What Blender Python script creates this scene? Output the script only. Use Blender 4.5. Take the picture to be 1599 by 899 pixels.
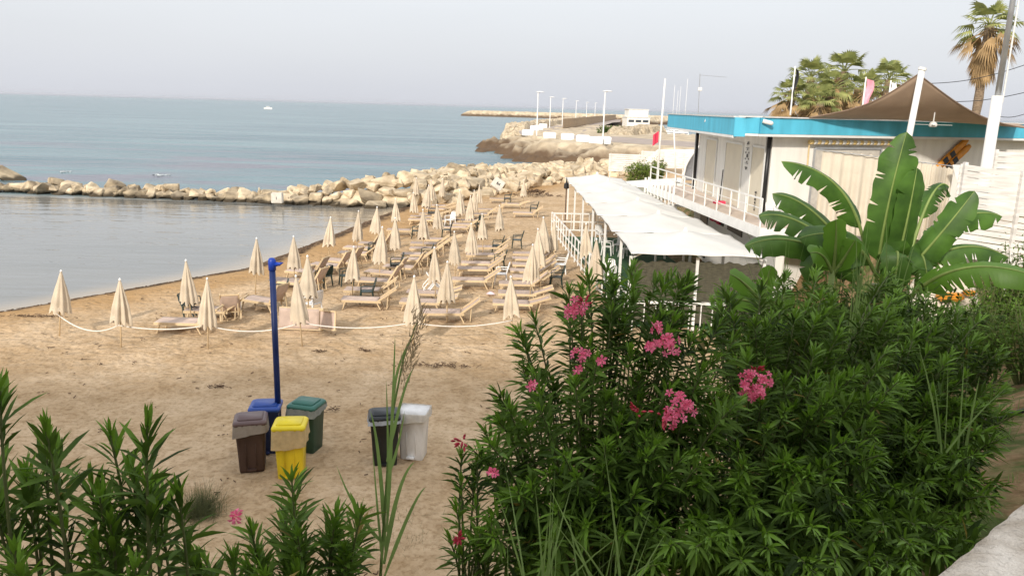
import bpy, bmesh, math, random
import numpy as np
from mathutils import Vector, Matrix
R = math.radians
for o in list(bpy.data.objects): bpy.data.objects.remove(o)
sc = bpy.context.scene
COL = sc.collection
random.seed(7); rng = np.random.default_rng(7)

# ------------------------------------------------------------------ camera
FPX, CX, CY, H = 1230.0, 799.5, 449.5, 7.0
PITCH, ROLL = R(12.9), R(1.56)
fw = np.array([0, math.cos(PITCH), -math.sin(PITCH)])
r0 = np.array([1.0, 0, 0]); u0 = np.cross(r0, fw)
rv = math.cos(ROLL)*r0 + math.sin(ROLL)*u0
uv = -math.sin(ROLL)*r0 + math.cos(ROLL)*u0
CAMP = np.array([0, 0, H])
cd = bpy.data.cameras.new("camera"); cam = bpy.data.objects.new("camera", cd); COL.objects.link(cam)
cd.sensor_width = 36; cd.lens = 36*FPX/1599.0
cd.clip_start = 0.05; cd.clip_end = 60000
m3 = Matrix((rv, uv, -fw)).transposed()
cam.matrix_world = Matrix.Translation(Vector(CAMP)) @ m3.to_4x4()
sc.camera = cam

def P(px, py, z=0.0):           # survey: the point at height z seen at a pixel of the photograph
    d = fw + (px-CX)/FPX*rv - (py-CY)/FPX*uv
    return CAMP + d*((z-H)/d[2])
def D(px, py, y):               # survey: the point at distance y seen at a pixel
    d = fw + (px-CX)/FPX*rv - (py-CY)/FPX*uv
    return CAMP + d*(y/d[1])

# ------------------------------------------------------------------ light
SUN_EL, SUN_DIR = 27.5, (0.36, 1.0)      # the light travels towards +y
sd = bpy.data.lights.new("sun", 'SUN'); sun = bpy.data.objects.new("sun", sd); COL.objects.link(sun)
sd.energy = 3.1; sd.angle = R(3.0); sd.color = (1.0, 0.92, 0.81)
h_ = Vector((SUN_DIR[0], SUN_DIR[1], 0)).normalized()*math.cos(R(SUN_EL))
ldir = Vector((h_.x, h_.y, -math.sin(R(SUN_EL))))
sun.rotation_euler = ldir.to_track_quat('-Z', 'Y').to_euler()
sun.location = (0, -30, 40)
w = bpy.data.worlds.new("World"); sc.world = w; w.use_nodes = True
nt = w.node_tree; nt.nodes.clear()
sky = nt.nodes.new('ShaderNodeTexSky'); sky.sky_type = 'NISHITA'; sky.sun_disc = False
sky.sun_elevation = R(SUN_EL); sky.sun_rotation = math.atan2(-ldir.x, -ldir.y)
sky.air_density = 1.2; sky.dust_density = 5.0; sky.ozone_density = 1.5
tc = nt.nodes.new('ShaderNodeTexCoord'); sep = nt.nodes.new('ShaderNodeSeparateXYZ')
nt.links.new(tc.outputs['Generated'], sep.inputs[0])
cr = nt.nodes.new('ShaderNodeValToRGB')
cr.color_ramp.elements[0].position = 0.0; cr.color_ramp.elements[0].color = (.515, .53, .575, 1)
cr.color_ramp.elements[1].position = 0.50; cr.color_ramp.elements[1].color = (.77, .78, .80, 1)
e = cr.color_ramp.elements.new(0.06); e.color = (.555, .572, .605, 1)
e = cr.color_ramp.elements.new(0.15); e.color = (.610, .627, .655, 1)
nz = nt.nodes.new('ShaderNodeTexNoise'); nz.inputs['Scale'].default_value = 2.2; nz.inputs['Detail'].default_value = 4
mp = nt.nodes.new('ShaderNodeMapping'); mp.inputs['Scale'].default_value = (1, 1, 5)
nt.links.new(tc.outputs['Generated'], mp.inputs[0]); nt.links.new(mp.outputs[0], nz.inputs['Vector'])
mul = nt.nodes.new('ShaderNodeMath'); mul.operation = 'MULTIPLY_ADD'; mul.inputs[1].default_value = 1.1; mul.inputs[2].default_value = 10.6
nt.links.new(nz.outputs['Fac'], mul.inputs[0])
nt.links.new(sep.outputs['Z'], cr.inputs[0])
vm = nt.nodes.new('ShaderNodeVectorMath'); vm.operation = 'SCALE'
nt.links.new(cr.outputs[0], vm.inputs[0]); nt.links.new(mul.outputs[0], vm.inputs['Scale'])
mixw = nt.nodes.new('ShaderNodeMix'); mixw.data_type = 'RGBA'; mixw.inputs[0].default_value = 0.86   # milky morning haze over the blue sky
nt.links.new(sky.outputs[0], mixw.inputs[6]); nt.links.new(vm.outputs[0], mixw.inputs[7])
bg = nt.nodes.new('ShaderNodeBackground'); bg.inputs['Strength'].default_value = 0.109
nt.links.new(mixw.outputs[2], bg.inputs[0])
wo = nt.nodes.new('ShaderNodeOutputWorld'); nt.links.new(bg.outputs[0], wo.inputs[0])
sc.view_settings.view_transform = 'Standard'; sc.view_settings.look = 'None'
sc.view_settings.exposure = 0.34; sc.view_settings.gamma = 1.0; sc.view_settings.use_curve_mapping = False
sc.render.engine = 'CYCLES'
sc.cycles.max_bounces = 6; sc.cycles.transparent_max_bounces = 12
sc.cycles.use_denoising = True

# ------------------------------------------------------------------ helpers
def smooth(a, b, x):
    t = np.clip((np.asarray(x, float)-a)/(b-a), 0, 1); return t*t*(3-2*t)

class Mat:
    pass
def mat(name, col, rough=0.7, var=0.12, scale=6.0, bump=0.0, bscale=None, col2=None, spec=0.4, trans=0.0, metal=0.0, detail=5, stretch=None, hue=None):
    m = bpy.data.materials.new(name); m.use_nodes = True
    n = m.node_tree; b = n.nodes['Principled BSDF']; out = n.nodes['Material Output']
    t = n.nodes.new('ShaderNodeTexCoord'); no = n.nodes.new('ShaderNodeTexNoise')
    no.inputs['Scale'].default_value = scale; no.inputs['Detail'].default_value = detail
    src = t.outputs['Object']
    if stretch:
        mp_ = n.nodes.new('ShaderNodeMapping'); mp_.inputs['Scale'].default_value = stretch
        n.links.new(src, mp_.inputs[0]); src = mp_.outputs[0]
    n.links.new(src, no.inputs['Vector'])
    ramp = n.nodes.new('ShaderNodeValToRGB')
    c1 = tuple(c*(1-var) for c in col); c2 = tuple(min(1, c*(1+var)) for c in (col2 or col))
    ramp.color_ramp.elements[0].position = .32; ramp.color_ramp.elements[1].position = .68
    ramp.color_ramp.elements[0].color = (*c1, 1); ramp.color_ramp.elements[1].color = (*c2, 1)
    n.links.new(no.outputs['Fac'], ramp.inputs[0]); colout = ramp.outputs[0]
    if hue:                    # each copy of a thing differs a little in tone
        oi = n.nodes.new('ShaderNodeObjectInfo'); hs = n.nodes.new('ShaderNodeHueSaturation')
        mr = n.nodes.new('ShaderNodeMapRange'); mr.inputs[3].default_value = 1-hue; mr.inputs[4].default_value = 1+hue
        n.links.new(oi.outputs['Random'], mr.inputs[0]); n.links.new(mr.outputs[0], hs.inputs['Value'])
        n.links.new(colout, hs.inputs['Color']); colout = hs.outputs[0]
    n.links.new(colout, b.inputs['Base Color'])
    b.inputs['Roughness'].default_value = rough; b.inputs['Metallic'].default_value = metal
    b.inputs['Specular IOR Level'].default_value = spec
    if bump:
        nb = n.nodes.new('ShaderNodeTexNoise'); nb.inputs['Scale'].default_value = bscale or scale*4; nb.inputs['Detail'].default_value = 5
        n.links.new(src, nb.inputs['Vector'])
        bp = n.nodes.new('ShaderNodeBump'); bp.inputs['Strength'].default_value = bump; bp.inputs['Distance'].default_value = .05
        n.links.new(nb.outputs['Fac'], bp.inputs['Height']); n.links.new(bp.outputs[0], b.inputs['Normal'])
    if trans:
        tr = n.nodes.new('ShaderNodeBsdfTranslucent'); mx = n.nodes.new('ShaderNodeMixShader'); mx.inputs[0].default_value = trans
        n.links.new(colout, tr.inputs[0]); n.links.new(b.outputs[0], mx.inputs[1]); n.links.new(tr.outputs[0], mx.inputs[2])
        n.links.new(mx.outputs[0], out.inputs[0])
    return m

class MB:
    """collects shapes, then links them as ONE mesh object"""
    def __init__(s): s.v = []; s.f = []
    def add(s, vs, fs):
        k = len(s.v); s.v += [tuple(map(float, v)) for v in vs]; s.f += [tuple(k+i for i in f) for f in fs]
    def box(s, c, size, rz=0.0, M=None):
        hx, hy, hz = (a/2 for a in size); cz, sz = math.cos(rz), math.sin(rz); vs = []
        for z in (-hz, hz):
            for x, y in ((-hx, -hy), (hx, -hy), (hx, hy), (-hx, hy)):
                vs.append((c[0]+x*cz-y*sz, c[1]+x*sz+y*cz, c[2]+z))
        if M is not None: vs = [tuple(M @ Vector(v)) for v in vs]
        s.add(vs, [(3, 2, 1, 0), (4, 5, 6, 7), (0, 1, 5, 4), (1, 2, 6, 5), (2, 3, 7, 6), (3, 0, 4, 7)])
    def beam(s, a, b, wx, wy=None, up=(0, 0, 1)):
        wy = wy or wx; a = Vector(a); b = Vector(b); t = (b-a).normalized(); u = Vector(up)
        if abs(t.dot(u)) > .98: u = Vector((1, 0, 0))
        sx = t.cross(u).normalized()*wx/2; sy = sx.cross(t).normalized()*wy/2
        vs = [p+i*sx+j*sy for p in (a, b) for i, j in ((-1, -1), (1, -1), (1, 1), (-1, 1))]
        s.add(vs, [(3, 2, 1, 0), (4, 5, 6, 7), (0, 1, 5, 4), (1, 2, 6, 5), (2, 3, 7, 6), (3, 0, 4, 7)])
    def tube(s, pts, rad, n=8, cap=True):
        pts = [Vector(p) for p in pts]; rad = rad if hasattr(rad, '__len__') else [rad]*len(pts)
        k = len(s.v); prev = None
        for i, p in enumerate(pts):
            t = (pts[min(i+1, len(pts)-1)]-pts[max(i-1, 0)])
            t = t.normalized() if t.length > 1e-9 else Vector((0, 0, 1))
            if prev is None:
                u = Vector((0, 0, 1)) if abs(t.z) < .9 else Vector((1, 0, 0)); sx = t.cross(u).normalized()
            else: sx = (prev - t*prev.dot(t)).normalized()
            prev = sx; sy = t.cross(sx)
            for j in range(n):
                a = 2*math.pi*j/n; q = p+(sx*math.cos(a)+sy*math.sin(a))*rad[i]; s.v.append(tuple(q))
        for i in range(len(pts)-1):
            for j in range(n):
                s.f.append((k+i*n+j, k+i*n+(j+1) % n, k+(i+1)*n+(j+1) % n, k+(i+1)*n+j))
        if cap:
            s.f.append(tuple(k+j for j in range(n))[::-1]); s.f.append(tuple(k+(len(pts)-1)*n+j for j in range(n)))
    def grid(s, fn, nu, nv):
        vs = [fn(i/nu, j/nv) for i in range(nu+1) for j in range(nv+1)]
        s.add(vs, [(i*(nv+1)+j, (i+1)*(nv+1)+j, (i+1)*(nv+1)+j+1, i*(nv+1)+j+1) for i in range(nu) for j in range(nv)])
    def build(s, name, m, parent=None, smooth_=False, solid=0.0, bevel=0.0):
        me = bpy.data.meshes.new(name); me.from_pydata(s.v, [], s.f); me.validate(); me.update()
        me.materials.append(m)
        if bevel or solid:
            bm = bmesh.new(); bm.from_mesh(me)
            if bevel:
                bmesh.ops.bevel(bm, geom=[e for e in bm.edges if len(e.link_faces) == 2 and e.calc_face_angle() > .5], offset=bevel, segments=2, affect='EDGES', clamp_overlap=True)
            if solid: bmesh.ops.solidify(bm, geom=bm.faces[:], thickness=solid)
            bm.to_mesh(me); bm.free()
        if smooth_: me.polygons.foreach_set('use_smooth', [True]*len(me.polygons))
        o = bpy.data.objects.new(name, me); COL.objects.link(o)
        if parent: o.parent = parent
        return o
def mesh_np(name, v, f, m, parent=None, smooth_=False):
    me = bpy.data.meshes.new(name); me.from_pydata(np.asarray(v).tolist(), [], f if isinstance(f, list) else f.tolist()); me.update()
    me.materials.append(m)
    if smooth_: me.polygons.foreach_set('use_smooth', [True]*len(me.polygons))
    o = bpy.data.objects.new(name, me); COL.objects.link(o)
    if parent: o.parent = parent
    return o
def tag(o, label, cat, group=None):
    o['label'] = label; o['category'] = cat
    if group: o['group'] = group
    return o
def thing(name, label, cat, loc=(0, 0, 0), rz=0.0, group=None):
    o = bpy.data.objects.new(name, None); COL.objects.link(o); o.location = Vector(loc); o.rotation_euler = (0, 0, rz)
    o.empty_display_size = .2
    return tag(o, label, cat, group)
def struct(o, kind='structure'): o['kind'] = kind; return o
KIDS = {}
def dup(root):
    r = root.copy(); COL.objects.link(r)
    for ch in root.children:
        c = ch.copy(); COL.objects.link(c); c.parent = r
        for g in ch.children:
            d = g.copy(); COL.objects.link(d); d.parent = c
    return r

# ------------------------------------------------------------------ terrain functions
SEA = -0.35
SY = [-30, 0, 10, 20, 26.2, 30, 34.7, 42.5, 53.4, 58, 62, 70, 80, 90, 105]
SX = [-70, -45, -33, -23, -17.65, -15, -11.8, -10.5, -8.8, -8, -6, -1, 3, 9, 11]
def xs(y): return np.interp(y, SY, SX)
def ground(x, y):
    x = np.asarray(x, float); y = np.asarray(y, float)
    d = x-xs(y)
    z = np.where(d < 0, SEA+.07*d, SEA+.35*(1-np.exp(-np.clip(d, 0, None)/1.6)))
    z = np.maximum(z, -2.2)
    s = -.657*(x-1)+.754*(y-1.6)
    bank = 3.9*(1-smooth(.6, 8.2, s))
    a = 7.2+np.clip((y-20)/4, 0, 1)*2.9
    plat = 3.12*smooth(0, 2.2, x-a)*smooth(6, 13, y)*(1-smooth(44, 62, y))
    far = 1.3*smooth(72, 92, y)*smooth(0, 5, d-5)
    hi = np.maximum(bank, np.maximum(plat, far))
    return np.where(hi > .004, np.maximum(z, hi), z)
def gz(x, y): return float(ground(x, y))
def vnoise(x, y, seed=0):
    xi = np.floor(x).astype(np.int64); yi = np.floor(y).astype(np.int64); fx = x-xi; fy = y-yi
    fx = fx*fx*(3-2*fx); fy = fy*fy*(3-2*fy)
    def hsh(a, b):
        n = (a*374761393+b*668265263+seed*982451653) & 0x7fffffff; n = ((n ^ (n >> 13))*1274126177) & 0x7fffffff
        return (n ^ (n >> 16)) % 65536/65535.0
    return (hsh(xi, yi)*(1-fx)+hsh(xi+1, yi)*fx)*(1-fy)+(hsh(xi, yi+1)*(1-fx)+hsh(xi+1, yi+1)*fx)*fy
def fbm(x, y, o=4, seed=0):
    x = np.asarray(x, float); y = np.asarray(y, float); t = 0; a = .5
    for k in range(o): t = t+a*vnoise(x*2**k, y*2**k, seed+k); a *= .5
    return t
def grid_mesh(name, X, Y, Z, m, attrs=None):
    nx, ny = len(X), len(Y); gx, gy = np.meshgrid(X, Y, indexing='ij')
    v = np.stack([gx, gy, Z], -1).reshape(-1, 3)
    i, j = np.meshgrid(np.arange(nx-1), np.arange(ny-1), indexing='ij')
    a = (i*ny+j).ravel(); f = np.stack([a, a+ny, a+ny+1, a+1], -1)
    o = mesh_np(name, v, f, m, None, True)
    for k, val in (attrs or {}).items():
        at = o.data.attributes.new(k, 'FLOAT', 'POINT'); at.data.foreach_set('value', np.asarray(val, np.float32).ravel())
    return o

# ------------------------------------------------------------------ ground materials
def sand_material():
    m = bpy.data.materials.new('beach_sand'); m.use_nodes = True; n = m.node_tree; b = n.nodes['Principled BSDF']
    L = n.links.new
    geo = n.nodes.new('ShaderNodeNewGeometry')
    def noise(s, d=5, r=.6):
        k = n.nodes.new('ShaderNodeTexNoise'); k.inputs['Scale'].default_value = s; k.inputs['Detail'].default_value = d; k.inputs['Roughness'].default_value = r
        L(geo.outputs['Position'], k.inputs['Vector']); return k.outputs['Fac']
    def ramp(src, p0, c0, p1, c1):
        k = n.nodes.new('ShaderNodeValToRGB'); k.color_ramp.elements[0].position = p0; k.color_ramp.elements[1].position = p1
        k.color_ramp.elements[0].color = (*c0, 1); k.color_ramp.elements[1].color = (*c1, 1); L(src, k.inputs[0]); return k.outputs[0]
    def mix(fac, a, c, mode='MIX'):
        k = n.nodes.new('ShaderNodeMix'); k.data_type = 'RGBA'; k.blend_type = mode
        if isinstance(fac, float): k.inputs[0].default_value = fac
        else: L(fac, k.inputs[0])
        for s, i in ((a, 6), (c, 7)):
            if isinstance(s, tuple): k.inputs[i].default_value = (*s, 1)
            else: L(s, k.inputs[i])
        return k.outputs[2]
    def attr(nm):
        k = n.nodes.new('ShaderNodeAttribute'); k.attribute_name = nm; return k.outputs['Fac']
    def mth(op, a, c):
        k = n.nodes.new('ShaderNodeMath'); k.operation = op
        for s, i in ((a, 0), (c, 1)):
            if isinstance(s, (int, float)): k.inputs[i].default_value = s
            else: L(s, k.inputs[i])
        return k.outputs[0]
    base = ramp(noise(.42, 8, .68), .36, (.455, .318, .185), .64, (.60, .452, .298))
    speck = ramp(noise(9, 4, .7), .34, (.72, .68, .62), .52, (1, 1, 1))
    c = mix(1.0, base, speck, 'MULTIPLY')
    grit = ramp(noise(2.3, 6, .72), .36, (.82, .79, .74), .56, (1.03, 1.03, 1.03))
    c = mix(1.0, c, grit, 'MULTIPLY')
    litter = ramp(noise(5.5, 3, .55), .225, (1, 1, 1), .26, (0, 0, 0))
    c = mix(litter, c, (.17, .105, .055))
    c = mix(attr('damp'), c, (.40, .235, .095))
    c = mix(attr('wet'), c, (.175, .115, .07))
    wr = mth('MULTIPLY', attr('wrack'), ramp(noise(1.6, 5, .7), .38, (0, 0, 0), .52, (1, 1, 1)))
    c = mix(wr, c, (.045, .032, .02))
    soil = ramp(noise(3.5, 6, .7), .35, (.16, .095, .045), .65, (.33, .23, .125))
    grass = ramp(noise(1.7, 5, .6), .45, (0, 0, 0), .6, (1, 1, 1))
    soil = mix(grass, soil, (.085, .11, .03))
    c = mix(attr('soil'), c, soil)
    L(c, b.inputs['Base Color']); b.inputs['Roughness'].default_value = .95; b.inputs['Specular IOR Level'].default_value = .15
    # foot prints and raked hollows
    vo = n.nodes.new('ShaderNodeTexVoronoi'); vo.feature = 'SMOOTH_F1'; vo.inputs['Scale'].default_value = 2.6; vo.inputs['Smoothness'].default_value = .6
    vo.inputs['Randomness'].default_value = 1.0
    wrp = n.nodes.new('ShaderNodeVectorMath'); wrp.operation = 'ADD'
    nz2 = n.nodes.new('ShaderNodeTexNoise'); nz2.inputs['Scale'].default_value = 1.8; L(geo.outputs['Position'], nz2.inputs['Vector'])
    L(geo.outputs['Position'], wrp.inputs[0]); L(nz2.outputs['Color'], wrp.inputs[1]); L(wrp.outputs[0], vo.inputs['Vector'])
    hgt = mth('ADD', mth('MULTIPLY', vo.outputs['Distance'], 1.0), mth('MULTIPLY', noise(11, 4, .7), .35))
    bp = n.nodes.new('ShaderNodeBump'); bp.inputs['Strength'].default_value = 1.0; bp.inputs['Distance'].default_value = .09
    L(hgt, bp.inputs['Height']); L(bp.outputs[0], b.inputs['Normal'])
    return m
def axis(lo, hi, step): return np.arange(lo, hi+step*.5, step)
X = np.concatenate([axis(-70, -36, 2.0), axis(-35.6, 16, .4), axis(17, 60, 1.5)])
Y = np.concatenate([axis(-30, -1, 2.0), axis(0, 50, .4), axis(51, 112, .9)])
gx, gy = np.meshgrid(X, Y, indexing='ij')
Z = ground(gx, gy)
d_ = gx-xs(gy); s_ = -.657*(gx-1)+.754*(gy-1.6)
lump = (fbm(gx*.8, gy*.8, 4, 3)-.47)
Z = Z+np.where(d_ > 1, lump*.16*smooth(1, 4, d_), lump*.02)
wobble = (fbm(gx*.5, gy*.5, 3, 9)-.45)
wet = 1-smooth(.3, 1.15, d_+wobble*1.3)
damp = (1-smooth(1.6, 6.5, d_+wobble*4))*.75
wrack = np.exp(-((d_-.70+wobble*1.0)/.36)**2)
soil = np.maximum(1-smooth(6.2, 8.6, s_+wobble*2), smooth(7.0, 8.2, gx)*(gy < 60))
grid_mesh('beach', X, Y, Z, sand_material(), dict(wet=wet, damp=damp, wrack=wrack, soil=soil))
struct(bpy.data.objects['beach'])

# ------------------------------------------------------------------ sea
def sea_material():
    m = bpy.data.materials.new('sea_water'); m.use_nodes = True; n = m.node_tree; b = n.nodes['Principled BSDF']; L = n.links.new
    geo = n.nodes.new('ShaderNodeNewGeometry')
    def attr(nm):
        k = n.nodes.new('ShaderNodeAttribute'); k.attribute_name = nm; return k.outputs['Fac']
    def noise(scale, stretch, det=4):
        mp_ = n.nodes.new('ShaderNodeMapping'); mp_.inputs['Scale'].default_value = stretch; L(geo.outputs['Position'], mp_.inputs[0])
        k = n.nodes.new('ShaderNodeTexNoise'); k.inputs['Scale'].default_value = scale; k.inputs['Detail'].default_value = det; L(mp_.outputs[0], k.inputs['Vector']); return k.outputs['Fac']
    def mix(fac, a, c):
        k = n.nodes.new('ShaderNodeMix'); k.data_type = 'RGBA'; L(fac, k.inputs[0])
        for s, i in ((a, 6), (c, 7)):
            if isinstance(s, tuple): k.inputs[i].default_value = (*s, 1)
            else: L(s, k.inputs[i])
        return k.outputs[2]
    def ramp(src, p0, c0, p1, c1):
        k = n.nodes.new('ShaderNodeValToRGB'); k.color_ramp.elements[0].position = p0; k.color_ramp.elements[1].position = p1
        k.color_ramp.elements[0].color = (*c0, 1); k.color_ramp.elements[1].color = (*c1, 1); L(src, k.inputs[0]); return k.outputs[0]
    def mth(op, a, c):
        k = n.nodes.new('ShaderNodeMath'); k.operation = op
        for s, i in ((a, 0), (c, 1)):
            if isinstance(s, (int, float)): k.inputs[i].default_value = s
            else: L(s, k.inputs[i])
        return k.outputs[0]
    deep = ramp(noise(.05, (.25, 1, 1), 5), .35, (.068, .135, .165), .65, (.135, .222, .242))
    reef = ramp(noise(.09, (.45, 1.5, 1), 4), .50, (0, 0, 0), .62, (1, 1, 1))
    deep = mix(mth('MULTIPLY', reef, attr('reef')), deep, (.15, .155, .19))
    calm = ramp(noise(.12, (.5, 1, 1), 4), .35, (.165, .170, .162), .65, (.205, .205, .192))
    c = mix(attr('calm'), deep, calm)
    c = mix(attr('shoal'), c, (.42, .335, .235))
    L(c, b.inputs['Base Color'])
    b.inputs['IOR'].default_value = 1.33; b.inputs['Specular IOR Level'].default_value = .5
    r = n.nodes.new('ShaderNodeMapRange'); L(attr('calm'), r.inputs[0]); r.inputs[3].default_value = .22; r.inputs[4].default_value = .07; L(r.outputs[0], b.inputs['Roughness'])
    w1 = noise(.55, (.35, 1.2, 1), 5); w2 = noise(.16, (.12, 1.0, 1), 3); w3 = noise(1.5, (.25, 1, 1), 3)
    openw = mth('ADD', mth('MULTIPLY', w1, .8), mth('MULTIPLY', w2, 1.3))
    calmw = mth('ADD', mth('MULTIPLY', w3, .05), mth('MULTIPLY', w1, .06))
    sw = n.nodes.new('ShaderNodeMix'); L(attr('calm'), sw.inputs[0]); L(openw, sw.inputs[2]); L(calmw, sw.inputs[3])
    bp = n.nodes.new('ShaderNodeBump'); bp.inputs['Strength'].default_value = 1; bp.inputs['Distance'].default_value = .9
    L(sw.outputs[0], bp.inputs['Height']); L(bp.outputs[0], b.inputs['Normal'])
    return m
X = np.concatenate([[-39000, -15000, -5000, -2000, -900, -500, -300, -200, -150, -120], axis(-100, 30, 1.0), [60, 100, 160, 250, 400, 700, 1500, 4000, 12000, 39000]])
Y = np.concatenate([[-30, -10], axis(10, 70, .6), axis(71, 180, 2.0), [190, 200, 230, 260, 300, 350, 420, 500, 650, 900, 1300, 2000, 3500, 7000, 15000, 39000]])
gx, gy = np.meshgrid(X, Y, indexing='ij'); d_ = gx-xs(gy)
calm = (1-smooth(57.5, 61, gy)); shoal = smooth(-2.2, .1, d_)*(gy < 60)*.8
shoal = np.maximum(shoal, .55*smooth(-7, 0, d_)*smooth(40, 54, gy)*(gy < 60))
reef = smooth(60, 66, gy)*(1-smooth(105, 150, gy))*(1-smooth(-14, -2, gx))
swell = np.where((gy > 60) & (gy < 200), .10*np.sin(gy*.42+gx*.035+2*fbm(gx*.05, gy*.05, 3, 5)), 0)
grid_mesh('sea', X, Y, SEA+swell, sea_material(), dict(calm=calm, shoal=shoal, reef=reef))
struct(bpy.data.objects['sea'])

# ------------------------------------------------------------------ materials of things
M = {}
M['stone'] = mat('limestone', (.43, .335, .215), .9, .24, 1.6, .8, 7, col2=(.56, .465, .33), hue=.2)
M['stone_dark'] = mat('weathered_stone', (.24, .19, .13), .85, .4, 1.4, .5, 7, col2=(.42, .34, .23), hue=.25)
M['rock'] = mat('rock', (.36, .28, .18), .9, .35, .5, .6, 2.5, col2=(.46, .38, .26))
M['wood'] = mat('pale_wood', (.58, .445, .275), .6, .15, 9, stretch=(1, 8, 8), hue=.12)
M['canvas'] = mat('taupe_canvas', (.47, .365, .305), .9, .12, 5, hue=.16)
M['canopy'] = mat('cream_cotton', (.61, .52, .40), .9, .13, 2.5, .15, 40, trans=.12, hue=.08)
M['white'] = mat('white_paint', (.74, .73, .70), .5, .06, 3)
M['whitewall'] = mat('white_render', (.75, .73, .68), .8, .09, 1.4, .1, 30, stretch=(1.6, 1.6, .25))
M['cream'] = mat('cream_panel', (.66, .60, .48), .7, .05, 1.5)
M['white_plastic'] = mat('white_plastic', (.78, .77, .75), .35, .05, 4)
M['green_plastic'] = mat('dark_green_plastic', (.016, .032, .026), .4, .2, 4)
M['blue'] = mat('turquoise_paint', (.085, .43, .595), .65, .13, 1.6, stretch=(1.5, 1.5, .3))
M['trim'] = mat('white_trim', (.72, .72, .70), .5, .05, 3)
M['black'] = mat('black_plastic', (.013, .013, .014), .4, .2, 4)
M['metal'] = mat('grey_metal', (.42, .43, .44), .4, .1, 5, metal=.6)
M['awn'] = mat('white_awning', (.70, .685, .645), .8, .07, .7, .35, 2.2, trans=.10)
M['green_felt'] = mat('green_turf_mat', (.03, .085, .035), .95, .2, 6)
M['sail'] = mat('taupe_sail', (.42, .31, .225), .9, .06, 2, trans=.15)
M['curtain'] = mat('cream_curtain', (.66, .59, .48), .9, .06, 2, trans=.12)
M['leaf'] = mat('oleander_leaf', (.046, .097, .012), .6, .5, 3.0, col2=(.094, .165, .022), spec=.22, trans=.28)
M['leaf_old'] = mat('yellowed_leaf', (.30, .22, .05), .6, .3, 5.0, trans=.2)
M['leaf_young'] = mat('young_leaf', (.15, .28, .025), .45, .25, 4.0, spec=.4, trans=.3)
M['stem'] = mat('green_stem', (.10, .12, .04), .6, .2, 6)
M['flower'] = mat('pink_petal', (.80, .055, .17), .55, .25, 22, col2=(.92, .24, .37), trans=.25)
M['bud'] = mat('red_bud', (.42, .03, .055), .5, .25, 30)
M['banana'] = mat('banana_leaf', (.046, .118, .014), .45, .28, 3.0, col2=(.076, .165, .022), spec=.45, trans=.28)
M['banana_lt'] = mat('pale_banana_leaf', (.13, .27, .03), .4, .15, 3.0, spec=.45, trans=.35)
M['rib'] = mat('banana_midrib', (.20, .27, .07), .5, .15, 6)
M['trunk'] = mat('palm_trunk', (.20, .145, .095), .9, .35, 5, .6, 14, stretch=(1, 1, 3))
M['frond'] = mat('palm_frond', (.15, .19, .05), .6, .3, 1.5, col2=(.31, .32, .11), trans=.2)
M['dead'] = mat('dead_frond', (.36, .24, .115), .85, .3, 1.5, trans=.15)
M['grass'] = mat('grass_blade', (.20, .30, .085), .6, .3, 3, trans=.35)
M['plume'] = mat('reed_plume', (.33, .25, .15), .9, .25, 12, trans=.3)
M['rope'] = mat('white_rope', (.74, .70, .64), .8, .08, 30)
M['bluepost'] = mat('dark_blue_paint', (.006, .022, .12), .4, .3, 3)
M['screen'] = mat('brown_reed_screen', (.085, .08, .055), .95, .35, 5, .6, 14, stretch=(1, 1, 6))
M['orange'] = mat('orange_plastic', (.62, .26, .03), .5, .15, 5)
M['red'] = mat('red_cloth', (.62, .05, .10), .8, .1, 5)
M['seaweed'] = mat('dry_seaweed', (.10, .06, .035), .95, .4, 12)
M['pave'] = mat('grey_paving', (.36, .30, .26), .9, .12, .4)
M['brownfence'] = mat('brown_paling', (.42, .31, .20), .9, .2, 3)
M['parapet'] = mat('parapet_stone', (.50, .40, .29), .9, .2, 7, 1.0, 34, col2=(.74, .67, .58), detail=9)
M['foam'] = mat('sea_foam', (.52, .56, .57), .8, .25, 5)
M['glass'] = mat('dark_glass', (.05, .06, .07), .15, .1, 2)

def tide(m):
    n = m.node_tree; L = n.links.new; b = n.nodes['Principled BSDF']; geo = n.nodes.new('ShaderNodeNewGeometry'); sp = n.nodes.new('ShaderNodeSeparateXYZ'); L(geo.outputs['Position'], sp.inputs[0])
    no = n.nodes.new('ShaderNodeTexNoise'); no.inputs['Scale'].default_value = 1.3; no.inputs['Detail'].default_value = 5; L(geo.outputs['Position'], no.inputs['Vector'])
    ad = n.nodes.new('ShaderNodeMath'); ad.operation = 'MULTIPLY_ADD'; ad.inputs[1].default_value = .55; L(no.outputs['Fac'], ad.inputs[0]); L(sp.outputs['Z'], ad.inputs[2])
    mr = n.nodes.new('ShaderNodeMapRange'); mr.inputs[1].default_value = .12; mr.inputs[2].default_value = .34; L(ad.outputs[0], mr.inputs[0])
    sx = n.nodes.new('ShaderNodeMath'); sx.operation = 'GREATER_THAN'; sx.inputs[1].default_value = -7.5; L(sp.outputs['X'], sx.inputs[0])    # only where the sea reaches them
    mx_ = n.nodes.new('ShaderNodeMath'); mx_.operation = 'MAXIMUM'; L(mr.outputs[0], mx_.inputs[0]); L(sx.outputs[0], mx_.inputs[1])
    old = b.inputs['Base Color'].links[0].from_socket; mx = n.nodes.new('ShaderNodeMix'); mx.data_type = 'RGBA'; L(mx_.outputs[0], mx.inputs[0]); mx.inputs[6].default_value = (.062, .047, .028, 1); L(old, mx.inputs[7]); L(mx.outputs[2], b.inputs['Base Color'])
tide(M['stone']); tide(M['stone_dark'])
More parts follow.
